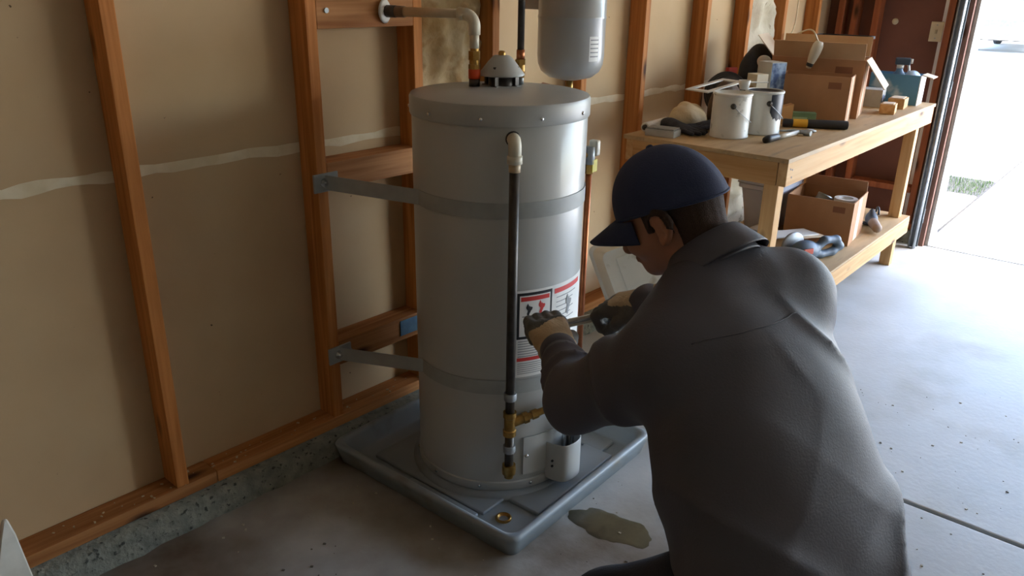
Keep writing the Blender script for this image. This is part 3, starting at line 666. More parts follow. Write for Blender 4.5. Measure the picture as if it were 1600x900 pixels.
# pale pointed stake standing at the wall, lower left
mb = MB(); b0 = Vector((.375, 1.90, 0)); v = []
for (z, hw, hd) in ((0, .052, .02), (.20, .043, .017), (.335, .017, .012), (.378, .005, .006)):
    sx_ = .105*z; sy_ = .03*z
    v += [b0+Vector((-hw+sx_, -hd+sy_, z)), b0+Vector((hw+sx_, -hd+sy_, z)), b0+Vector((hw+sx_, hd+sy_, z)), b0+Vector((-hw+sx_, hd+sy_, z))]
f = [(3, 2, 1, 0), (12, 13, 14, 15)]+[(j*4+k, j*4+(k+1) % 4, j*4+4+(k+1) % 4, j*4+4+k) for j in range(3) for k in range(4)]
mb.add(v, f); o = mb.build('pointed_stake', mat('weathered_white_paint', 'd5d2c8', 'c4c0b4', 15, .6)); o.modifiers.new('bv', 'BEVEL').width = .003
tag(o, 'pale pointed stake standing near the curb in the lower left corner', 'stake')
# ================================================================ WORKBENCH
BZ = .975; SZ = .305
X0, X1, Y0, Y1 = 3.0, 5.14, 1.13, 1.86
M_BLX = wood('bench_wood_x', 0, 'd9b27e', 'c3935a'); M_BLY = wood('bench_wood_y', 1, 'd3a46c', 'b9854c'); M_BLZ = wood('bench_wood_z', 2, 'd9b27e', 'c3935a')
M_PLY = mat('bench_plywood', 'b99a6e', 'a7875a', 5, .65, bump=.06, c3='8c7656', scale3=9, thr3=(.6, .75), stretch=(.5, 3, 3))
bn = thing('workbench', 'rough wooden workbench with a lower shelf along the stud wall', 'workbench', (X0, Y0, 0))
MB().box(X0-.01, X1+.02, Y0-.012, Y1+.01, BZ-.018, BZ, .002).build('top', M_PLY, bn)
MB().box(X0+.0, X1+.01, Y0-.008, Y0+.030, BZ-.112, BZ-.0185, .003).build('front_apron', M_BLX, bn)
MB().box(X0, X1, Y1-.038, Y1, BZ-.112, BZ-.0185, .003).build('back_apron', M_BLX, bn)
MB().box(X0-.006, X0+.032, Y0+.031, Y1-.039, BZ-.112, BZ-.0185, .003).build('end_apron', M_BLY, bn)
MB().box(X1-.04, X1-.002, Y0+.031, Y1-.039, BZ-.112, BZ-.0185, .003).build('end_apron', M_BLY, bn)
for (x, y) in ((X0+.033, Y0+.031), (X1-.13, Y0+.031), (X0+.033, Y1-.128), (X1-.13, Y1-.128)):
    MB().box(x, x+.062, y, y+.062, .0, BZ-.0185, .004).build('leg', M_BLZ, bn)
for x in (3.35, 4.3): MB().box(x, x+.038, Y0+.031, Y1-.039, BZ-.1, BZ-.0185, .003).build('joist', M_BLY, bn)
MB().box(X0+.0, X1-.02, Y0-.008, Y0+.030, SZ-.105, SZ-.0125, .003).build('shelf_rail', M_BLX, bn)
MB().box(X0+.0, X1-.02, Y1-.065, Y1-.027, SZ-.105, SZ-.0125, .003).build('shelf_rail', M_BLX, bn)
MB().box(X0+.1, X1-.02, Y0-.006, Y1-.03, SZ-.012, SZ, .002).build('shelf', M_PLY, bn)
for (x, z) in ((X0+.05, BZ-.05), (X0+.05, BZ-.08), (X0+.03, BZ-.045)): MB().cyl((x, Y0-.0095, z), (x, Y0-.007, z), .004, 8).build('screw', M_IRON, bn)

M_CARD = mat('cardboard', 'b58760', 'a97b55', 6, .85, bump=.05, bscale=80); M_CARDI = mat('cardboard_inside', 'c9a47a', 'bd966c', 6, .85); M_CARDL = mat('pale_cardboard', 'd9c6ac', 'cfb99a', 6, .8)
M_PRINT = mat('box_print', '8b5e42', rough=.9)
M_WHITE = mat('white_plastic', 'dedcd4', 'd2d0c8', 10, .45); M_WPAINT = mat('white_can', 'd9d8d0', 'cac9c0', 8, .4, c3='a5a39a', scale3=22, thr3=(.62, .68))
M_NAVY = mat('dark_navy_paint', '23252e', '2c2f3a', 12, .35)
def rot(yaw): return math.radians(yaw)
def carton(name, label, loc, yaw, w, d, h, flaps=(), open_=True, cat='box', marks=True, m=None):
    """near-right bottom corner at loc; x = depth (away), y = width (to the left)"""
    m = m or M_CARD
    t = thing(name, label, cat, loc, rot(yaw), world=False); T_ = .005
    mb = MB()
    mb.box(0, d, 0, T_, 0, h).box(0, d, w-T_, w, 0, h).box(0, T_, T_, w-T_, 0, h).box(d-T_, d, T_, w-T_, 0, h).box(T_, d-T_, T_, w-T_, 0, T_)
    if not open_: mb.box(T_, d-T_, T_, w-T_, h-T_, h)
    mb.build('body', m, t)
    for (side, ang, ln, fm) in flaps:
        a = math.radians(ang); L = ln
        if side == 'near':   Mx = Matrix.Translation((0, 0, h)) @ Matrix.Rotation(-a, 4, 'Y'); bx = (0, .004, .006, w-.006, .001, L)
        elif side == 'far':  Mx = Matrix.Translation((d, 0, h)) @ Matrix.Rotation(a, 4, 'Y'); bx = (-.004, 0, .006, w-.006, .001, L)
        elif side == 'right': Mx = Matrix.Translation((0, 0, h)) @ Matrix.Rotation(a, 4, 'X'); bx = (.006, d-.006, 0, .004, .001, L)
        else:                Mx = Matrix.Translation((0, w, h)) @ Matrix.Rotation(-a, 4, 'X'); bx = (.006, d-.006, -.004, 0, .001, L)
        MB().box(*bx, 0, Mx).build('flap', fm or m, t)
    if marks:
        MB().box(-.0008, 0, w*.12, w*.3, h*.74, h*.88).build('print_mark', M_PRINT, t)
        MB().box(d*.35, d*.6, -.0008, 0, h*.0+.002, h-.002).build('tape_strip', M_CARDL, t)
    return t
# boxes on the bench
carton('cardboard_box', 'low brown cardboard box in front of the taller flapped box on the bench', (3.975, 1.245, BZ), 12, .33, .185, .222, (('near', -4, .0, None),)[:0])
carton('cardboard_box', 'tall open cardboard box with raised flaps on the bench', (4.20, 1.262, BZ), 12,   .45, .26, .285, (('near', 20, .085, M_CARDI), ('right', 142, .17, M_CARDL), ('left', 42, .13, M_CARDL), ('far', 10, .1, M_CARDI)))
carton('cardboard_box', 'open cardboard box holding cans on the bench shelf', (4.225, 1.20, SZ), 6, .345, .33, .235, (('far', -12, .06, None),))
# things inside the shelf box
t = thing('metal_can', 'grey metal can sticking out of the shelf box', 'can', (4.30, 1.465, SZ+.006), rot=Matrix.Rotation(math.radians(16), 3, 'X') @ Matrix.Rotation(math.radians(20), 3, 'Y'), world=False)
MB().lathe([(0, 0), (.04, 0), (.042, .004), (.042, .226), (.044, .23), (.04, .236), (.036, .23), (0, .228)], 24).build('shell', mat('dull_tin', '8f9690', '7f867f', 20, .4, metal=.5), t, angle=40)
t = thing('tape_roll', 'white roll of tape lying in the shelf box', 'tape', (4.40, 1.30, SZ+.006), world=False)
MB().lathe([(.038, .15), (.06, .15), (.062, .155), (.062, .205), (.06, .21), (.038, .21), (.036, .205), (.036, .155), (.038, .15)], 32).build('roll', M_WHITE, t, angle=40)
MB().box(-.05, .05, -.05, .05, 0, .149, .004).build('carton_core', M_CARDL, t)
# paint cans
def can(name, label, x, y, drip, rz):
    t = thing(name, label, 'paint can', (x, y, BZ), rz, world=False); r = .084; h = .19
    MB().lathe([(0, .003), (r-.004, .003), (r-.003, 0), (r, .002), (r, .008), (r-.002, .011), (r-.002, h-.012), (r+.001, h-.009), (r+.0015, h-.003), (r-.002, h), (r-.008, h), (r-.010, h-.006), (r-.016, h-.006)], 48).build('shell', M_WPAINT, t, angle=35)
    MB().lathe([(0, h-.01), (r-.018, h-.01), (r-.016, h-.004), (r-.0105, h-.003)], 40).build('lid', M_WPAINT if not drip else M_NAVY, t, True)
    for s in (-1, 1):
        MB().cyl((s*(r-.003), 0, h*.74), (s*(r+.006), 0, h*.74), .012, 14).build('handle_ear', M_IRON if s < 0 else M_WPAINT, t, True)
    hr = r+.005; pts = [(hr*math.cos(q), -hr*math.sin(q), h*.74-.075*math.sin(q)) for q in [PI*i/20 for i in range(21)]]
    MB().tube(pts, .0018, 6).build('wire_handle', M_GALV, t, True)
    if drip:
        n = 14; rr = r-.0012; A = lambda i: math.radians(-175+i*6.5)
        low = [.10, .085, .07, .075, .06, .065, .07, .062, .068, .08, .075, .09, .11, .13, .16]
        MB().grid([[(rr*math.cos(A(i)), rr*math.sin(A(i)), z) for i in range(n+1)] for z in (h-.012,)]+[[(rr*math.cos(A(i)), rr*math.sin(A(i)), min(h-.013, low[i]+.01)) for i in range(n+1)]]+[[((rr-.001)*math.cos(A(i)), (rr-.001)*math.sin(A(i)), min(h-.0135, low[i])) for i in range(n+1)]]).build('paint_drip', M_NAVY, t, True)
    return t
can('paint_can', 'white paint can with wire handle nearest the bench end', 3.285, 1.515, False, math.radians(30))
can('paint_can', 'white paint can with a dark paint spill down its side', 3.475, 1.452, True, math.radians(40))
# white scoop leaning between the cans
t = thing('plastic_scoop', 'small white plastic scoop resting on the rims of the paint cans', 'scoop', (3.40, 1.52, BZ+.1915), math.radians(-40), world=False)
MB().lathe([(0, 0), (.018, 0), (.024, .02), (.026, .04), (.023, .04), (.02, .02), (0, .004)], 20).build('cup', M_WHITE, t, True)
MB().box(.02, .11, -.008, .008, .028, .034, .002).build('handle', M_WHITE, t)
# hammer
t = thing('hammer', 'claw hammer with pale handle and black grip at the front of the bench', 'hammer', (3.24, 1.325, BZ), math.radians(-4), world=False)
MB().tube([(0, 0, .014), (.03, 0, .016), (.1, 0, .015), (.115, 0, .013)], [.014, .0165, .0145, .012], 12).build('grip', M_BLACK, t, True)
MB().tube([(.112, 0, .013), (.2, 0, .012), (.31, 0, .0115)], [.0125, .0105, .009], 12).build('handle', mat('pale_handle', 'd9d6cc', 'c9c5b8', 15, .4), t, True)
hd = MB().cyl((.315, -.055, .0125), (.315, -.025, .0125), .0125, 12).cyl((.315, -.026, .0125), (.315, .03, .0125), .0095, 10).build('head', M_GALV, t, angle=40)
for s in (-1, 1): MB().tube([(.315+s*.003, .02, .0125), (.315+s*.006, .045, .013), (.315+s*.009, .075, .006)], [.007, .005, .002], 8).build('claw', M_GALV, hd, True)
# roller sleeve, sanding block, gloves, rag
t = thing('roller_sleeve', 'white paint roller sleeve lying at the bench end', 'roller', (3.10, 1.83, BZ), math.radians(3), world=False)
MB().lathe([(.014, 0), (.02, .0), (.0215, .004), (.0215, .206), (.02, .21), (.014, .21), (.013, .205), (.013, .005), (.014, 0)], 24, Matrix.Translation((0, 0, .0215)) @ Matrix.Rotation(PI/2, 4, 'Y')).build('nap', mat('roller_nap', 'dcd6c8', 'cfc8b8', 60, .95, bump=.4, bscale=200), t, True)
MB().cyl((-.004, 0, .0215), (.02, 0, .0215), .0125, 16).build('core', M_IRON, t, True)
t = thing('sanding_block', 'flat grey-white block beside the roller sleeve', 'block', (3.05, 1.655, BZ), math.radians(8), world=False)
MB().box(0, .085, 0, .135, 0, .03, .004).build('body', mat('pale_grey_block', 'b5b4ac', 'a8a79f', 12, .7), t)
MB().box(.004, .081, .004, .131, .030, .037, .003).build('pad', mat('grey_sandpaper', '97958c', '86847c', 60, .95, bump=.3, bscale=300), t)
def lump(name, label, cat, loc, dims, m, seed, h=.008, amp=.35, yaw=0, fr=16, extra=None):
    lx, ly, lz = dims; c, s = math.cos(yaw), math.sin(yaw)
    def fn(P):
        Q = P-np.array([0, 0, lz*.35]); d = sd_ell(Q, (0, 0, 0), (lx/2, ly/2, lz*.65)); d = d+amp*.03*noise3(P, fr, seed)+amp*.015*noise3(P, fr*2.2, seed+1)
        if extra is not None: d = extra(P, d)
        return smax(d, -P[..., 2]+.0005, .004)
    o = sdf_obj(name, fn, (-lx*.75, -ly*.75, -.01), (lx*.75, ly*.75, lz*1.5), h, m, None, 2)
    o.location = loc; o.rotation_euler = (0, 0, yaw); tag(o, label, cat); return o
lump('rag', 'crumpled cream canvas rag behind the dark gloves on the bench', 'rag', (3.41, 1.79, BZ), (.29, .15, .10), mat('canvas_rag', 'cbb894', 'bba580', 12, .9, bump=.3), 11, amp=.75)
# pair of dark work gloves lying on the bench: palm and five fingers each
M_GLOVED = mat('dark_glove', '26262a', '323237', 20, .85, bump=.3)
def loose_glove(label, loc, yaw):
    def fn(P):
        d = sd_ell(P, (0, 0, .018), (.06, .045, .02)); d = smin(d, sd_cone(P, (-.05, 0, .018), (-.095, 0, .02), .034, .036)*1.0, .02)
        for (y, L, b) in ((-.033, .06, -.2), (-.011, .075, -.05), (.012, .07, .06), (.033, .055, .2)):
            d = smin(d, sd_cone(P, (.04, y, .017), (.045+L, y+b*.06, .014), .0115, .009), .008)
        d = smin(d, sd_cone(P, (-.02, .04, .016), (.03, .075, .013), .013, .01), .012)
        d = d+.004*noise3(P, 55, 4)
        return smax(d, -P[..., 2]+.0005, .004)
    o = sdf_obj('work_glove', fn, (-.16, -.1, -.008), (.16, .12, .08), .0045, M_GLOVED, None, 1); o.location = loc; o.rotation_euler = (0, 0, yaw); tag(o, label, 'glove', 'dark gloves on the bench')
loose_glove('flattened dark work glove lying next to the grey-white block', (3.215, 1.705, BZ), math.radians(-105))
loose_glove('dark work glove between the cream rag and the nearest paint can', (3.385, 1.66, BZ), math.radians(160))
# flashlight / long torch with yellow band, green box, offcut
t = thing('flashlight', 'long black flashlight with a yellow collar in front of the low cardboard box', 'flashlight', (3.70, 1.44, BZ), math.atan2(1.20-1.44, 3.84-3.70), world=False)
L_ = .30
RY = Matrix.Translation((0, 0, .0205)) @ Matrix.Rotation(PI/2, 4, 'Y')
MB().lathe([(0, .11), (.0195, .11), (.0205, .114), (.0205, .285), (.0185, .292), (0, .292)], 20, RY).build('body', M_BLACK, t, angle=40)
MB().lathe([(.0, .0), (.0175, .0), (.0195, .006), (.018, .05), (0, .05)], 20, RY).build('head', M_BLACK, t, angle=40)
MB().lathe([(0, .045), (.0195, .045), (.0197, .05), (.0197, .108), (.0195, .112), (0, .112)], 20, RY).build('yellow_collar', mat('yellow_plastic', 'd9a32a', 'cc951f', 20, .45), t, angle=40)
M_GREEN = mat('green_carton', '6f8a63', '7f9a72', 14, .7)
t = thing('green_box', 'small green product box beside the flashlight', 'box', (3.86, 1.41, BZ), math.radians(-62), world=False)
MB().box(-.07, .06, -.02, .03, 0, .055, .002).build('carton', M_GREEN, t); MB().box(-.045, .02, -.0206, -.0199, .008, .034).build('print_panel', mat('pale_green_print', 'a9c09a', rough=.7), t)
t = thing('wrench', 'small steel wrench lying behind the hammer on the bench', 'wrench', (3.56, 1.40, BZ), math.radians(-45), world=False)
MB().box(0, .13, -.006, .006, .002, .008, .002).build('shank', M_GALV, t)
mb = MB(); 
for s in (-1, 1): mb.tube([(.13, 0, .005), (.15, s*.016, .005), (.172, s*.012, .005)], [.006, .006, .004], 8)
mb.build('jaw', M_GALV, t, True)
MB().lathe([(.007, -.004), (.013, -.004), (.013, .004), (.007, .004), (.007, -.004)], 16, Matrix.Translation((-.01, 0, .005))).build('ring_end', M_GALV, t, True)
t = thing('wood_offcut', 'tan wedge of cardboard standing behind the dark-spilled paint can', 'cardboard', (3.70, 1.56, BZ), math.radians(-50), world=False)
mb = MB(); mb.add([(0, 0, 0), (.16, 0, 0), (.16, .05, 0), (0, .05, 0), (0, 0, .05), (.16, 0, .095), (.16, .05, .095), (0, .05, .05)], [(0, 3, 2, 1), (4, 5, 6, 7), (0, 1, 5, 4), (1, 2, 6, 5), (2, 3, 7, 6), (3, 0, 4, 7)]); mb.build('wedge', mat('tan_card', 'c08e56', 'b3824c', 9, .85), t)
# product boxes
t = thing('product_box', 'tall white product box with a blue side behind the paint cans', 'box', (3.835, 1.585, BZ), math.radians(-28), world=False)
MB().box(0, .09, 0, .105, 0, .275, .002).build('carton', mat('grey_white_carton', 'c3c6c2', 'b7bab6', 10, .6), t)
MB().box(.003, .087, -.0012, 0, .004, .271).build('blue_print', mat('blue_print', '2f4a78', '8fa6c4', 22, .5, thr=(.42, .6)), t)
t = thing('product_box', 'small plain cream box in front of the blue-sided product box', 'box', (3.735, 1.60, BZ), math.radians(-28), world=False)
MB().box(-.01, .055, 0, .075, 0, .225, .002).build('carton', mat('cream_carton', 'd3ccb6', 'c8c0a8', 10, .7), t); MB().box(-.0108, -.01, .02, .05, .14, .17).build('logo_mark', mat('tan_mark', 'b3a17c', rough=.7), t)
# coil of cord with brown pouch and red carton
t = thing('extension_cord', 'coil of black cord heaped against the studs on the bench', 'cord', (3.765, 1.765, BZ), world=False)
for k in range(8):
    rr = .105-.007*k; tilt = Matrix.Translation((0, 0, .118)) @ Matrix.Rotation(math.radians(-52), 4, 'Z') @ Matrix.Rotation(math.radians(72+3*math.sin(k*2)), 4, 'X') @ Matrix.Rotation(math.radians(k*9), 4, 'Z')
    pts = [tilt @ Vector((rr*math.cos(a), rr*(1+.08*math.sin(k))*math.sin(a), (k-3)*.011+.004*math.sin(2*a+k))) for a in [2*PI*i/36 for i in range(37)]]
    MB().tube(pts, .0075, 8).build('cord_loop', M_BLACK, t, True)
lump('tool_pouch', 'bulging brown leather pouch in front of the black cord coil', 'pouch', (3.61, 1.70, BZ), (.20, .15, .20), mat('brown_leather', '5d4a38', '4b3a2b', 12, .7, bump=.3), 23, amp=.25)
t = thing('red_box', 'narrow red box standing behind the cord coil', 'box', (3.95, 1.845, BZ), math.radians(-20), world=False)
MB().box(-.03, .03, -.012, .012, 0, .225, .002).build('carton', mat('red_carton', 'b5443c', 'a83a34', 12, .6), t); MB().box(-.0306, -.0299, -.008, .008, .17, .2).build('white_print', M_WHITE, t)
# white tray frame lying across the pouch and can
t = thing('paint_tray_liner', 'thin white rectangular frame balanced behind the nearest paint can', 'frame', (3.40, 1.66, BZ+.19), rot=Matrix.Rotation(math.radians(-12), 3, 'Z') @ Matrix.Rotation(math.radians(-7), 3, 'Y'), world=False)
MB().box(-.12, .14, -.06, -.035, 0, .006, .001).box(-.12, .14, .045, .07, 0, .006, .001).box(-.12, -.09, -.035, .045, 0, .006, .001).box(.115, .14, -.035, .045, 0, .006, .001).build('rim', M_WHITE, t)
# black bag and round pad behind the cartons
def bagx(P, d): return d
lump('tool_bag', 'slumped black fabric tool bag behind the low cardboard box', 'bag', (4.20, 1.82, BZ), (.34, .15, .33), mat('black_fabric', '1b1b1d', '29292c', 15, .8, bump=.3), 31, h=.01, amp=.5)
t = thing('sanding_disc', 'round pale disc leaning on the black tool bag', 'disc', (4.09, 1.735, BZ+.25), rot=Matrix.Rotation(math.radians(100), 3, 'Z') @ Matrix.Rotation(math.radians(68), 3, 'X'), world=False)
MB().lathe([(0, 0), (.036, 0), (.038, .003), (.036, .008), (0, .01)], 28).build('pad', M_WHITE, t, True)
# clamp lamp hung over the flap, with its cord down the wall
t = thing('work_lamp', 'white corded work lamp hanging in front of the tall flapped box', 'lamp', (4.11, 1.49, BZ+.25))
base = Vector((4.108, 1.475, BZ+.350)); dn = Vector((-.05, .25, -.9)).normalized()
Q = dn.to_track_quat('Z', 'Y').to_matrix().to_4x4()
MB().lathe([(0, -.02), (.018, -.018), (.026, 0), (.027, .03), (.022, .07), (.016, .095), (.012, .115), (0, .118)], 24, Matrix.Translation(base) @ Q).build('housing', mat('cream_plastic', 'd9d2bf', 'cbc3ad', 14, .5), t, True)
MB().lathe([(.0155, .088), (.0175, .09), (.0165, .105), (.0125, .108)], 20, Matrix.Translation(base) @ Q).build('dark_ring', M_BLACK, t, True)
MB().tube(spline([base+Vector((0, 0, .015)), base+Vector((.03, .06, .07)), Vector((4.7, 1.85, 1.33)), Vector((4.92, 1.93, 1.36)), Vector((4.95, 1.935, 1.45)), Vector((4.94, 1.935, 1.9)), Vector((4.94, 1.935, 2.5))], 10), .004, 8).build('cord', M_IVORY, t, True)
# black crate at the back
t = thing('plastic_crate', 'black plastic crate standing behind the tall flapped box', 'crate', (4.80, 1.47, BZ), math.radians(6), world=False)
cw, cdp, ch = .22, .29, .36
for s in (0, 1):
    MB().box(0, cw, s*(cdp-.008), s*(cdp-.008)+.008, 0, ch, .002).build('side', M_BLACK, t); MB().box(s*(cw-.008), s*(cw-.008)+.008, .008, cdp-.008, 0, ch-.03*(1-s), .002).build('end', M_BLACK, t)
MB().box(.008, cw-.008, .008, cdp-.008, 0, .01).build('bottom', M_BLACK, t)
mb = MB()
for (a, b, c, d) in ((-.012, 0, -.012, cdp+.012), (cw, cw+.012, -.012, cdp+.012), (0, cw, -.012, 0), (0, cw, cdp, cdp+.012)): mb.box(a, b, c, d, ch-.016, ch, .002)
mb.build('rim', mat('dark_grey_plastic', '3c3e42', '46484c', 15, .45), t)
# little blocks
def blk(label, loc, yaw, d):
    t = thing('wood_block', label, 'block', loc, math.radians(yaw), world=False, group='small blocks at the far end of the bench')
    MB().box(0, d[0], 0, d[1], 0, d[2], .003).build('block', M_BLX, t); MB().box(.01, d[0]-.01, .01, d[1]-.01, d[2], d[2]+.004, .001).build('cap', M_CARDL, t)
blk('small reddish wood block right beside the tall flapped box', (4.50, 1.165, BZ), 10, (.11, .075, .05))
blk('small pale wood block between its twin and the blue box', (4.74, 1.185, BZ), 6, (.13, .085, .055))
t = thing('paper_box', 'low grey carton behind the small wood blocks', 'box', (4.72, 1.30, BZ), math.radians(8), world=False)
MB().box(0, .12, 0, .13, 0, .095, .002).build('carton', mat('grey_carton', 'b6b2a8', 'a8a49a', 10, .7), t); MB().tube(arc((.03, -.002, .03), .035, 0, PI, 12, (1, 0, 0), (0, 0, 1)), .005, 8).build('strap_loop', mat('blue_grey_cord', '6c7890', rough=.6), t, True)
# blue and white box with a spray bottle
t = thing('blue_box', 'open blue box with a white end at the far end of the bench', 'box', (4.955, 1.175, BZ), math.radians(4), world=False)
M_BLUEB = mat('blue_carton', '4f86a8', '5f96b6', 6, .55, c3='c3d3da', scale3=7, thr3=(.6, .68))
w_, d_, h_ = .27, .15, .165
mb = MB(); mb.box(0, .005, .005, w_, 0, h_).box(d_-.005, d_, .005, w_, 0, h_).box(.005, d_-.005, w_-.005, w_, 0, h_).box(.005, d_-.005, .005, w_-.005, 0, .005); mb.build('body', M_BLUEB, t)
MB().box(0, d_, 0, .005, 0, h_).build('white_end', M_STICK, t)
MB().box(.004, d_-.004, -.06, .0, h_+.001, h_+.006, 0, Matrix.Translation((0, 0, h_)) @ Matrix.Rotation(math.radians(14), 4, 'X') @ Matrix.Translation((0, 0, -h_))).build('flap', M_CARDL, t)
t = thing('spray_bottle', 'blue spray bottle with a white trigger standing in the blue box', 'bottle', (5.02, 1.315, BZ+.006), math.radians(-75), world=False)
MB().lathe([(0, 0), (.038, 0), (.042, .006), (.042, .12), (.036, .15), (.018, .175), (.015, .19), (0, .19)], 24).build('bottle', mat('blue_bottle', '4a6f8c', '557a97', 10, .35), t, True)
MB().cyl((0, 0, .186), (0, 0, .206), .019, 16).build('collar', M_WHITE, t, True)
MB().box(-.03, .05, -.013, .013, .206, .245, .006).build('spray_head', mat('slate_plastic', '3f4d5c', rough=.5), t)
MB().tube([(.042, 0, .21), (.05, 0, .18), (.042, 0, .155)], [.006, .006, .004], 8).build('trigger', M_WHITE, t, True)
MB().box(.048, .062, -.01, .01, .215, .24, .003).build('nozzle', M_WHITE, t)
lump('crumpled_wrap', 'pale blue crumpled plastic wrap in the top of the blue box', 'plastic wrap', (5.03, 1.235, BZ+.1), (.12, .085, .08), mat('blue_film', '9ab4c6', 'b8cad6', 20, .3), 41, h=.006, amp=.4)

# ---------------- lower shelf
t = thing('plastic_tote', 'grey translucent plastic tote at the back of the bench shelf', 'tote', (4.33, 1.70, SZ), math.radians(0), world=False)
M_TOTE = mat('grey_tote', 'b9bcc6', 'adb1bc', 6, .4)
def tote(t, w, d, h, m, tap=.03, th=.004):
    rings = []
    for (ins, z) in ((tap, 0), (tap*.5, h*.5), (0, h-.03), (-.002, h-.03), (-.014, h-.024), (-.014, h-.004), (-.01, h), (.002, h), (.002+.0, h-.03), (tap*.5+th, h*.5), (tap+th, th)):
        rings.append([(x, y, z) for (x, y) in rrect(d/2-ins, w/2-ins, .03)])
    K = len(rings[0]); v = [p for r in rings for p in r]; f = [(i*K+k, i*K+(k+1) % K, (i+1)*K+(k+1) % K, (i+1)*K+k) for i in range(len(rings)-1) for k in range(K)]
    f.append(tuple(range(K))[::-1]); f.append(tuple((len(rings)-1)*K+k for k in range(K)))
    return MB().add(v, f).build('tub', m, t, angle=35)
b_ = tote(t, .22, .34, .26, M_TOTE); MB().box(-.188, .188, -.122, .122, .262, .275, .006).build('lid', M_TOTE, t)
lump('white_cloth', 'crumpled white cloth in front of the grey tote', 'cloth', (4.02, 1.60, SZ), (.22, .16, .085), mat('white_cloth', 'cfcac0', 'bdb7ab', 15, .9, bump=.3), 51, amp=.5)
t = thing('white_board', 'thin white board lying over the tools on the shelf', 'board', (3.93, 1.42, SZ+.088), rot=Matrix.Rotation(math.radians(-24), 3, 'Z') @ Matrix.Rotation(math.radians(3), 3, 'Y'), world=False)
MB().box(-.16, .17, -.05, .06, 0, .006, .001).build('sheet', M_STICK, t); MB().box(-.02, .2, -.075, .02, -.004, -.0005, .001).build('under_sheet', M_CARDL, t)
# cordless drill under the board
M_TOOLB = mat('tool_blue_grey', '4f5f6d', '5c6d7c', 12, .5)
def fn_saw(P):   # D-shaped rear handle
    d = 9.
    pts = [(-.02, 0, .03), (.05, 0, .085), (.115, 0, .08), (.14, 0, .045), (.10, 0, .022), (.03, 0, .018), (-.02, 0, .03)]
    for a, b in zip(pts[:-1], pts[1:]): d = smin(d, sd_cone(P, a, b, .018, .018), .012)
    d = smin(d, sd_ell(P, (-.06, 0, .05), (.065, .045, .048)), .02)
    return smax(d, -P[..., 2]+.0005, .003)
t = thing('circular_saw', 'blue-grey power saw with a D handle on the shelf edge', 'saw', (3.90, 1.26, SZ), math.radians(-24), world=False); t.scale = (1.2, 1.2, 1.1)
sdf_obj('housing', fn_saw, (-.15, -.07, -.01), (.18, .07, .13), .005, M_TOOLB, t, 1)
MB().lathe([(0, -.008), (.055, -.008), (.06, -.004), (.06, .004), (.055, .008), (0, .008)], 32, Matrix.Translation((-.075, .055, .061)) @ Matrix.Rotation(PI/2, 4, 'X')).build('blade_guard', M_GALV, t, angle=40)
MB().box(-.11, -.06, -.049, -.042, .05, .075, .002).build('red_badge', mat('red_badge', 'c0533a', rough=.5), t)
def fn_drill(P):
    d = sd_cone(P, (-.09, 0, .035), (.05, 0, .035), .032, .03); d = smin(d, sd_cone(P, (.05, 0, .035), (.1, 0, .035), .024, .014), .01)
    d = smin(d, sd_cone(P, (-.04, -.02, .03), (-.075, -.12, .03), .02, .02), .02); d = smin(d, sd_ell(P, (-.08, -.135, .03), (.045, .025, .028)), .012)
    return smax(d, -P[..., 2]+.0005, .003)
t = thing('power_drill', 'dark power drill lying under the white board', 'drill', (3.70, 1.50, SZ), math.radians(10), world=False)
sdf_obj('housing', fn_drill, (-.15, -.18, -.01), (.13, .06, .09), .005, mat('charcoal_tool', '2f3236', '3b3e43', 12, .55), t, 1)
MB().cyl((.1, 0, .035), (.125, 0, .035), .004, 8).build('chuck_bit', M_GALV, t)
t = thing('grey_cable', 'loop of grey cable on the shelf in front of the white cloth', 'cable', (3.80, 1.62, SZ), world=False)
pts = []
for i in range(70): a = i*.28; r = .09+.004*i/10; pts.append((r*math.cos(a), .8*r*math.sin(a), .008+.0009*i+.012*math.sin(a*1.3)**2))
MB().tube(pts, .006, 8).build('loop', mat('grey_cable', '6d7074', rough=.5), t, True)
t = thing('carton_small', 'small white carton behind the grinder on the shelf', 'box', (4.66, 1.31, SZ), math.radians(6), world=False)
MB().box(0, .13, 0, .09, 0, .145, .002).build('carton', mat('white_carton', 'd2d6d6', 'c5cacb', 8, .6), t); MB().box(-.0006, 0, .02, .07, .03, .07).build('print_panel', M_STICKG, t)
def fn_gr(P):
    d = sd_cone(P, (-.10, 0, .035), (.03, 0, .038), .026, .03); d = smin(d, sd_ell(P, (.065, 0, .045), (.04, .035, .04)), .015); d = smin(d, sd_cone(P, (.06, 0, .05), (.075, .0, .085), .018, .016), .01)
    return smax(d, -P[..., 2]+.0005, .003)
t = thing('angle_grinder', 'tan and grey angle grinder at the far end of the shelf', 'grinder', (4.66, 1.205, SZ), math.radians(28), world=False)
sdf_obj('housing', fn_gr, (-.14, -.05, -.01), (.12, .05, .12), .0045, [mat('tan_tool', '8d7661', '9c8570', 12, .6), MATS['charcoal_tool']], t, 1, mi=lambda c: (c[:, 0] > .0))
MB().lathe([(0, -.003), (.045, -.003), (.045, .003), (0, .003)], 28, Matrix.Translation((.075, 0, .012))).build('disc', M_IRON, t, angle=40)
MB().tube(arc((.10, -.035, .07), .035, 0, PI, 12, (1, 0, 0), (0, 0, 1)), .006, 8).build('wheel_guard', MATS['charcoal_tool'], t, True)

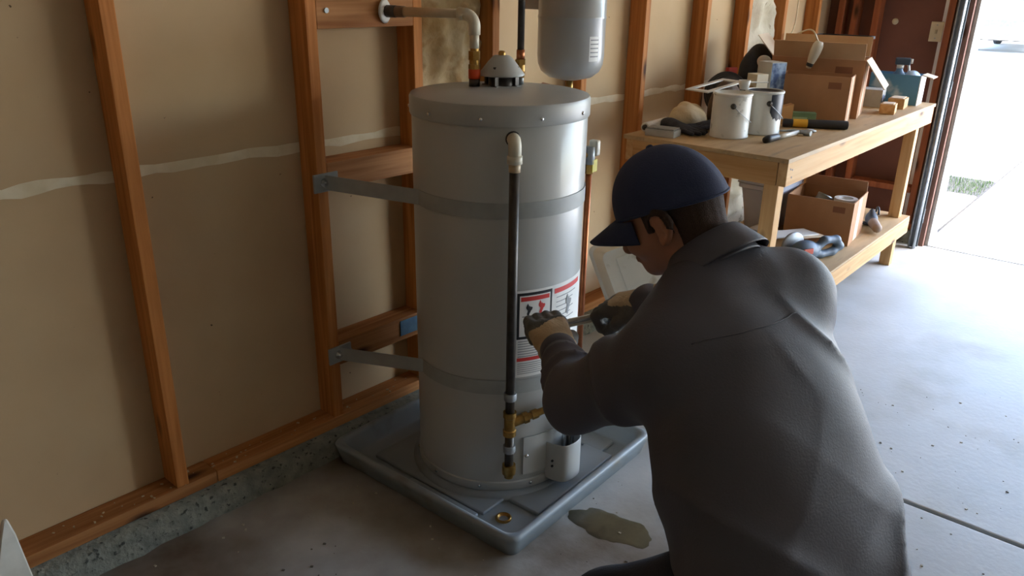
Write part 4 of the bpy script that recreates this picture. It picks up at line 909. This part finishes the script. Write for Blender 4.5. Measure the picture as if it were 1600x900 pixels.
# ---------------- white tote on the floor, tipped on its side by the wall
_cx, _cy, _cz = Vector((.646, -.763, .018)), Vector((.267, .248, .931)), Vector((-.715, -.597, .364))
_U = (_cx*-.34+_cy*.94).normalized(); _R = (_cx*.92+_cy*.36+_cz*.1); _R = (_R-_U*_R.dot(_U)).normalized(); _Z = _U.cross(_R)
_tl = Vector((2.518, 1.645, .59))          # upper left corner of the base panel
t = thing('white_tote', 'dirty white plastic tote tipped up on the floor against the wall', 'tote', tuple(_tl+_R*.18-_U*.31), world=False, rot=Matrix((_U, _R, _Z)).transposed())
M_WT = mat('dirty_white_plastic', 'e6e4d9', 'dad7ca', 5, .5, c3='b8b09a', scale3=11, thr3=(.62, .74))
b_ = tote(t, .42, .67, .17, M_WT)
MB().box(-.27, .27, -.13, .13, -.004, .001, .002).build('base_panel', M_WT, b_)
# ================================================================ PERSON crouching at the heater
CRn = np.array(CR)
def at(u, v, d): return np.array([0, 0, 1.6])+CRn @ np.array([(u-800)/1231*d, -(v-450)/1231*d, -d])
def cv_(x, y, z): return CRn @ np.array([x, y, z], float)
def unit(a): a = np.array(a, float); return a/np.linalg.norm(a)
M_SHIRT = mat('grey_work_shirt', '403e46', '4a4852', 3, .6, bump=.10, bscale=260, spec=.6)
M_JEAN = mat('dark_navy_trousers', '20242e', '282d39', 8, .85, bump=.15, bscale=200)
M_SKIN = mat('skin', 'b37f63', 'a97358', 9, .5, sss=.08, bump=.06, bscale=120)
M_HAIR = mat('short_brown_hair', '33241b', '3f2d21', 300, .9, bump=.3, bscale=500)
M_CAP = mat('navy_cap', '272f4e', '2f3858', 8, .85, bump=.15, bscale=320)
M_GT = mat('glove_tan', 'b9a483', 'ab9473', 14, .85, bump=.3, bscale=120); M_GG = mat('glove_grey', '55544f', '625f58', 14, .7, bump=.25, bscale=120)
M_BOOT = mat('boot_leather', '3a2c20', '463527', 14, .6)
pe = thing('person', 'person in navy cap and grey work shirt crouching at the water heater with a wrench', 'person', tuple(at(1230, 1000, 1.35)*np.array([1, 1, 0])))

# --- torso: swept ellipse along the spine
SP = np.array([at(1112, 404, 1.53), at(1130, 466, 1.50), at(1156, 560, 1.465), at(1190, 690, 1.42), at(1216, 800, 1.39), at(1234, 920, 1.37), at(1242, 1010, 1.36)])
E1 = np.array([unit(cv_(.85, .25, -.46))]*3+[unit(cv_(.88, .16, -.42))]*4)
HA = np.array([.085, .165, .205, .212, .213, .214, .215]); HB = np.array([.065, .100, .125, .135, .138, .145, .15])
axU = unit(SP[0]-SP[-1]); sS = (SP-SP[-1])@axU
def torso(P, grow=0.):
    s = (P-SP[-1])@axU; sc = np.clip(s, sS[-1], sS[0]); xs = sS[::-1]
    f_ = lambda A: np.interp(sc, xs, A[::-1])
    c = np.stack([f_(SP[:, k]) for k in range(3)], -1); e1 = np.stack([f_(E1[:, k]) for k in range(3)], -1)
    e1 = e1-(e1@axU)[..., None]*axU; e1 /= np.linalg.norm(e1, axis=-1)[..., None]
    e2 = np.cross(e1, axU); q = P-c
    l = (q*e1).sum(-1); b = (q*e2).sum(-1)
    b = b-.012*np.exp(-(l/.05)**2)*0
    a_, b_ = f_(HA)+grow, f_(HB)+grow
    n_ = 2.35
    d = ((np.abs(l/a_)**n_+np.abs(b/b_)**n_)**(1/n_)-1)*np.minimum(a_, b_)
    return d, s, l, b
ShL, ShR = at(1043, 566, 1.41), at(1226, 462, 1.55)
ElL, WrL = at(905, 622, 1.63), at(873, 548, 1.865)
ElR, WrR = at(1115, 586, 1.72), at(1008, 468, 1.945)
def shirt(P):
    d, s, l, b = torso(P)
    # loose folds: diagonal drags across the back and bunching near the waist
    rid = lambda ph: (1-np.abs(np.sin(ph)))**2
    lowm = np.clip((.42-s)/.3, 0, 1); rt = np.clip(l/.16+.15, 0, 1); lf = np.clip(-l/.16, 0, 1)
    fold = .020*rid(9*(s*1.1-l*1.3)+1.6*noise3(P, 7, 2))*lowm*(.25+.75*rt)
    fold = fold+.016*rid(11*(s*1.4+l*.7)+1.8*noise3(P, 8, 21)+1)*lowm*(.2+.8*lf)
    fold = fold+.011*rid(24*(l*1.0+s*.55)+1.2*noise3(P, 9, 5))*np.exp(-((s-.52)/.07)**2)*np.clip(l/.08+.4, 0, 1)
    fold = fold+.006*noise3(P, 13, 8)+.006*rid(20*(s*1.3-l*.8)+1.5*noise3(P, 11, 31))*np.clip((.34-s)/.2, 0, 1)*rt
    d = d-fold
    cut = (sS[-1]+.05)-s          # hem
    d = smax(d, cut, .02); top = s-(sS[0]+.012); d = smax(d, top, .02)
    # shoulders and sleeves
    def sleeve(sh, el, wr, inn):
        a = sd_cone(P, inn, sh, .085, .074); u = sd_cone(P, sh, el, .090, .066); f2 = sd_cone(P, el, wr, .062, .041)
        t_u = ((P-sh)@unit(el-sh)); t_f = ((P-el)@unit(wr-el))
        u = u-.015*rid(t_u*20+1.8*noise3(P, 10, 3))*np.clip(t_u/.15, 0, 1)-.003*noise3(P, 30, 4)
        f2 = f2-.018*rid(t_f*34+1.6*noise3(P, 12, 6))*np.clip(1-np.abs(t_f-.09)/.16, 0, 1)
        f2 = smax(f2, t_f-np.linalg.norm(wr-el), .006)
        return smin(smin(a, u, .05), f2, .035)
    inL = SP[1]*.55+ShL*.45; inR = SP[1]*.55+ShR*.45
    sl = sleeve(ShL, ElL, WrL, inL); sr = sleeve(ShR, ElR, WrR, inR)
    return smin(smin(d, sl, .032), sr, .04)
pts_ = np.array([*SP, ShL, ShR, ElL, WrL, ElR, WrR]); lo_ = pts_.min(0)-.2; hi_ = pts_.max(0)+.2
sh_o = sdf_obj('shirt', shirt, lo_, hi_, .007, M_SHIRT, pe, 1); sh_o['label'] = 'dark grey long-sleeved work shirt'
# yoke and armhole seams laid on the cloth
from mathutils.bvhtree import BVHTree
bv = BVHTree.FromPolygons([v.co for v in sh_o.data.vertices], [p.vertices for p in sh_o.data.polygons])
def seam(pts, name='seam', r=.0016):
    out = []
    for p in pts:
        h = bv.find_nearest(Vector(p))
        if h[0] is not None: out.append(h[0]+h[1]*.0005)
    return MB().tube(out, r, 6).build(name, M_SHIRT, sh_o, True)
e2m = np.cross(E1[1], axU); e2m = unit(e2m)
yk = [SP[1]+E1[1]*x+e2m*.16-axU*(.045+.02*math.cos(x*9)) for x in np.linspace(-.2, .055, 24)]; seam(yk, 'yoke_seam')
# cuffs
for (el, wr) in ((ElL, WrL), (ElR, WrR)):
    d_ = unit(wr-el); Mq = Matrix.Translation(wr) @ Vector(d_).to_track_quat('Z', 'Y').to_matrix().to_4x4()
    MB().lathe([(.036, -.045), (.0435, -.045), (.0450, -.02), (.0445, .004), (.0425, .008), (.036, .008)], 28, Mq).build('cuff', M_SHIRT, sh_o, True)

# --- head frame
fh = unit(np.array([-.198, .955, 0])); pit = math.radians(27)
hf = unit(fh*math.cos(pit)+np.array([0, 0, -math.sin(pit)])); hl = unit(np.cross([0, 0, 1], fh)); hu = np.cross(hf, hl)
HC = at(1044, 324, 1.545)
def hp(f, l, u): return HC+hf*f+hl*l+hu*u
HM = np.stack([hf, hl, hu])        # rows -> local coords
def loc(P): return (P-HC)@HM.T
NB = SP[0]-axU*.03
def head(P):
    Q = loc(P); d = sd_ell(Q, (-.008, 0, .012), (.099, .078, .099))
    d = smin(d, sd_ell(Q, (.03, 0, -.055), (.062, .058, .066)), .03)
    d = smin(d, sd_cone(Q, (.055, 0, -.098), (.068, 0, -.102), .024, .02), .03)          # chin
    d = smin(d, sd_cone(Q, (.088, 0, -.015), (.108, 0, -.052), .010, .0145), .012)         # nose
    for s in (-1, 1):
        d = smin(d, sd_cone(Q, (.08, s*.03, .006), (.083, s*.012, .004), .012, .012), .012)   # brow
        d = smax(d, -sd_ell(Q, (.094, s*.031, -.014), (.014, .017, .010)), .010)            # eye socket
        d = smin(d, sd_ell(Q, (.06, s*.045, -.045), (.03, .022, .024)), .02)                # cheek
        d = smin(d, sd_ell(Q, (.083, s*.029, -.014), (.010, .012, .010)), .003)             # lid
        # ear: outer shell with hollow
        hx = [(.010, .079, -.012), (.008, .083, .002), (-.006, .088, .008), (-.020, .092, .001), (-.026, .094, -.016), (-.022, .092, -.034), (-.012, .088, -.048), (.000, .083, -.054), (.006, .078, -.046)]
        for a_, b_ in zip(hx[:-1], hx[1:]): d = smin(d, sd_cone(Q, (a_[0], s*a_[1], a_[2]), (b_[0], s*b_[1], b_[2]), .0052, .0052), .004)
        d = smin(d, sd_ell(Q, (-.008, s*.081, -.024), (.018, .006, .030)), .005)
        d = smin(d, sd_ell(Q, (-.005, s*.083, -.049), (.009, .006, .009)), .004)
        d = smin(d, sd_cone(Q, (-.012, s*.088, -.006), (-.014, s*.090, -.030), .0038, .0038), .004)
    d = smin(d, sd_cone(Q, (.088, -.018, -.076), (.088, .018, -.076), .008, .008), .008)     # lips
    d = smax(d, -sd_cone(Q, (.099, -.02, -.077), (.099, .02, -.077), .0035, .0035), .004)
    nq = loc(NB[None])[0]
    d = smin(d, sd_cone(Q, (-.032, 0, -.06), tuple(nq), .057, .066), .03)
    return d
hd_o = sdf_obj('body', head, HC-.19, HC+.19, .0042, M_SKIN, pe, 1); hd_o['label'] = 'head and neck, face turned toward the heater'
for s in (-1, 1): MB().sphere(hp(.0875, s*.029, -.0145), .0085, 10).build('eye', mat('eye_dark', '2a211c', rough=.2), hd_o, True)
def hair(P):
    Q = loc(P); d = head(P)-.0045-.0012*noise3(P, 300, 9)
    reg = Q[..., 0]-(.012+.35*(Q[..., 2])*0)                    # behind the temple
    side = np.maximum(Q[..., 0]-.03, -(Q[..., 2]+.03))          # sideburn strip
    back = np.maximum(Q[..., 0]+.028, -(Q[..., 2]+.082+.25*(Q[..., 0]+.06)))
    r = np.minimum(side, back); r = np.maximum(r, Q[..., 2]-.03)
    ear = np.minimum(sd_ell(Q, (-.008, .083, -.028), (.025, .02, .039)), sd_ell(Q, (-.008, -.083, -.028), (.025, .02, .039)))
    return smax(smax(d, r, .004), -ear, .003)
sdf_obj('hair', hair, HC-.13, HC+.13, .0042, M_HAIR, pe, 1)
# cap: six-panel crown, button, curved brim
NU, NV = 72, 22; P = []
for j in range(NV+1):
    ph = (j/NV)*PI*.5; row = []
    for i in range(NU+1):
        a = 2*PI*i/NU; g = 1-.012*max(0, 1-abs(((a*3/PI+.5) % 1)-.5)*14)*math.sin(max(.15, PI/2-ph))
        f_ = .111*math.cos(a)*math.cos(ph)**.85*g-.008; l_ = .091*math.sin(a)*math.cos(ph)**.85*g
        u_ = .010+.110*math.sin(ph)**1.0-.012*math.cos(a)*0+(-.014 if False else 0)*math.cos(ph)
        u_ += (-.018*max(0, -math.cos(a)))*math.cos(ph)          # a touch lower at the nape
        row.append(hp(f_, l_, u_))
    P.append(row)
crown = MB().grid(P).build('cap', M_CAP, pe, True); crown['label'] = 'plain navy baseball cap'
md = crown.modifiers.new('th', 'SOLIDIFY'); md.thickness = .003; md.offset = 1
MB().lathe([(0, .006), (.005, .005), (.008, .001), (.008, -.002)], 14, Matrix.Translation(hp(-.008, 0, .1215)) @ Vector(hu).to_track_quat('Z', 'Y').to_matrix().to_4x4()).build('button', M_CAP, crown, True)
def capring(a, du, g=1.0): return hp(.113*math.cos(a)*g-.008, .093*math.sin(a)*g, +.012+du-.018*max(0, -math.cos(a)))
MB().tube([capring(2*PI*i/60, .0) for i in range(61)], .0028, 6).build('hem_band', M_CAP, crown, True)
n1, n2 = 24, 8; P = []
for j in range(n2+1):
    t = j/n2; row = []
    for i in range(n1+1):
        x = -1+2*i/n1; a = x*1.02
        base = np.array([.112*math.cos(a)-.008, .092*math.sin(a), 0])
        ext = .078*(1-abs(x)**2.6)
        row.append(hp(base[0]+ext*t, base[1]*(1-.04*t), +.012-.026*t-.022*(abs(x)**2)*(.3+t)))
    P.append(row)
br = MB().grid(P).build('brim', M_CAP, crown, True); md = br.modifiers.new('th', 'SOLIDIFY'); md.thickness = .004; md.offset = 0
for k in (.35, .7):
    MB().tube([P[int(n2*k)][i] for i in range(2, n1-1)], .0012, 5).build('stitching', M_CAP, br, True)

# --- collar
nx_ = unit(HC-.05*hu-SP[0]); CA = unit(axU*.75+nx_*.25+cv_(-.15, 0, 0)); CX = unit(E1[0]-(E1[0]@CA)*CA); CY = -np.cross(CA, CX)      # CY -> to the back
CC = SP[0]*.6+(HC-hu*.09-hf*.03)*.4-CA*.008
P = []
for (r, h_) in ((.092, -.040), (.082, -.006), (.076, .018), (.077, .027), (.083, .026), (.098, -.002), (.114, -.034)):
    row = []
    for i in range(41):
        a = math.radians(-62)+(math.radians(242+62-0)-0)*i/40
        fr = max(0, -math.sin(a))
        row.append(CC+CX*(r*1.02*math.cos(a))+CY*(r*.98*math.sin(a))+CA*(h_-.018*fr+.006*math.sin(a)))
    P.append(row)
co = MB().grid(P).build('collar', M_SHIRT, sh_o, True); md = co.modifiers.new('th', 'SOLIDIFY'); md.thickness = .003; md = co.modifiers.new('s', 'SUBSURF'); md.levels = md.render_levels = 1

# --- gloves (five fingers closed on the wrench)
GS = 1.12
def glove(name, W, x, z, left):
    x = unit(x); z = np.array(z, float); z = unit(z-(z@x)*x); y = np.cross(x, z) if left else np.cross(z, x); Mh = np.stack([x, y, z])
    def L(P): return (P-W)@Mh.T
    def fn(P):
        Q = L(P)/GS; d = sd_cone(Q, (.012, .020, -.014), (.082, .026, -.010), .024, .021)
        d = smin(d, sd_cone(Q, (.012, -.018, -.014), (.078, -.028, -.012), .024, .020), .02)
        d = smin(d, sd_cone(Q, (.0, 0, -.013), (.06, 0, -.008), .026, .024), .02)
        for k, (yy, sc) in enumerate(((.032, .97), (.0105, 1.05), (-.0115, 1.0), (-.032, .88))):
            a = (.082, yy, -.006); b = (.082+.040*sc, yy*.98, -.020); c = (.080+.036*sc, yy*.96, -.052*sc); e = (.086, yy*.94, -.060*sc)
            g = smin(smin(sd_cone(Q, a, b, .0135, .0125), sd_cone(Q, b, c, .0125, .0115), .005), sd_cone(Q, c, e, .0115, .0105), .005)
            d = smin(d, g, .0045)
        th = smin(sd_cone(Q, (.022, .032, -.020), (.060, .052, -.036), .019, .0145), sd_cone(Q, (.060, .052, -.036), (.098, .040, -.056), .0145, .0115), .006)
        d = smin(d, th, .008)
        cuff = sd_cone(Q, (-.055, 0, -.012), (.005, 0, -.012), .040, .033); cuff = smax(cuff, -(Q[..., 0]+.052), .004)
        cuff = smax(cuff, -sd_cone(Q, (-.07, 0, -.012), (-.02, 0, -.012), .036, .030), .003)
        d = smin(d, cuff, .014)
        return GS*(d-.0014*noise3(Q, 130, 12)-.0018*np.sin(Q[..., 0]*190+3*noise3(Q, 30, 3))*np.exp(-((Q[..., 0]-.01)/.03)**2))
    def mi(c):
        Q = L(c)/GS; grey = (Q[:, 0] > .070+.010*np.sin(Q[:, 1]*60)) | (Q[:, 2] < -.026) & (Q[:, 0] > -.005) | (Q[:, 1] > .042)
        return grey
    c0 = W+x*.04
    g = sdf_obj('glove', fn, c0-.15, c0+.15, .0038, [M_GT, M_GG], pe, 1, mi); g['label'] = name
    return W+x*.103-z*.036, x, y, z
lx_, lz_ = cv_(-.25, .60, -.76), cv_(0, .78, .62)
GL = at(850, 513, 1.985); WL = GL-unit(lx_)*.115+unit(lz_)*.040
glove('tan and grey work glove of the left hand', WL, lx_, lz_, True)
rx_, rz_ = cv_(-.80, -.12, -.58), cv_(.05, .88, .46)
GRp = at(944, 493, 2.03); WR = GRp-unit(rx_)*.115+unit(rz_)*.040
glove('tan and grey work glove of the right hand', WR, rx_, rz_, False)
for (W, wr, el) in ((WL, WrL, ElL), (WR, WrR, ElR)):
    MB().tube([wr-unit(wr-el)*.05, wr, W*.7+wr*.3, W], [.034, .032, .030, .028], 20).build('wrist', M_SKIN, pe, True)
# --- trousers, boots
HipL, HipR = at(1150, 935, 1.35), at(1330, 960, 1.42)
KnL = at(952, 958, 1.50)
AnL = np.array([KnL[0]-.03, KnL[1]-.12, .11]); fwd = unit(np.array([.15, .95, 0]))
KnR = np.array([HipR[0]+.04, HipR[1]+.30, .085]); AnR = np.array([HipR[0]-.04, HipR[1]-.12, .085])
def trousers(P):
    d, s, l, b = torso(P, -.012); d = smax(d, s-(sS[-1]+.14), .02); d = smax(d, (sS[-1]-.10)-s, .06)
    a = smin(sd_cone(P, HipL, KnL, .105, .078), sd_cone(P, KnL, AnL, .074, .058), .03)
    c = smin(sd_cone(P, HipR, KnR, .105, .080), sd_cone(P, KnR, AnR, .076, .056), .03)
    d = smin(smin(d, a, .05), c, .05)-.004*noise3(P, 26, 15)
    return smax(d, -P[..., 2]+.002, .004)
q_ = np.array([HipL, HipR, KnL, AnL, KnR, AnR, SP[-1]]); lo2 = q_.min(0)-.2; hi2 = q_.max(0)+.2; lo2[2] = -.02
sdf_obj('trousers', trousers, lo2, hi2, .012, M_JEAN, pe, 2)
for (an, dr_, tip) in ((AnL, fwd, 0), (AnR, np.array([-.1, -.99, 0]), 1)):
    def boot(P, an=an, dr_=dr_, tip=tip):
        b0 = np.array([an[0], an[1], .045]); d = sd_cone(P, np.array([an[0], an[1], .13]) if not tip else an, b0, .05, .045)
        d = smin(d, sd_cone(P, b0, b0+dr_*.15, .046, .042), .03)
        return smax(d, -P[..., 2]+.002, .004)
    sdf_obj('boot', boot, an-np.array([.25, .25, .13]), an+np.array([.25, .25, .15]), .009, M_BOOT, pe, 1)
# --- wrench held in both gloves
t = thing('pipe_wrench', 'long pale steel wrench held between the two gloves', 'wrench', tuple(GL))
dW = unit(GRp-GL); A0 = GL-dW*.012; A1 = GRp+dW*.035
yv = unit(np.cross(dW, cv_(0, 0, 1))); zv = np.cross(dW, yv)
def bar(p0, p1, hw, ht, nm, m, b=.003):
    p0, p1 = np.array(p0), np.array(p1); L_ = np.linalg.norm(p1-p0); Mx = Matrix(((dW[0], yv[0], zv[0], p0[0]), (dW[1], yv[1], zv[1], p0[1]), (dW[2], yv[2], zv[2], p0[2]), (0, 0, 0, 1)))
    return MB().box(0, L_, -hw, hw, -ht, ht, b, Mx).build(nm, m, t)
M_WR = mat('wrench_steel', 'd9d2bf', 'c9c2ae', 20, .4, metal=.2)
hb = bar(A0, A1, .011, .0065, 'handle', M_WR); bar(A0+dW*.06, A1-dW*.06, .004, .0075, 'handle_groove', M_GALV)
rg = [A0-dW*.012+(dW*math.cos(q)+yv*math.sin(q))*.015 for q in np.linspace(0, 2*PI, 25)]
MB().tube(rg, .0055, 8).build('ring_end', M_WR, t, True)
# tidy helper flags
for o in bpy.data.objects:
    if '_w' in o: del o['_w']
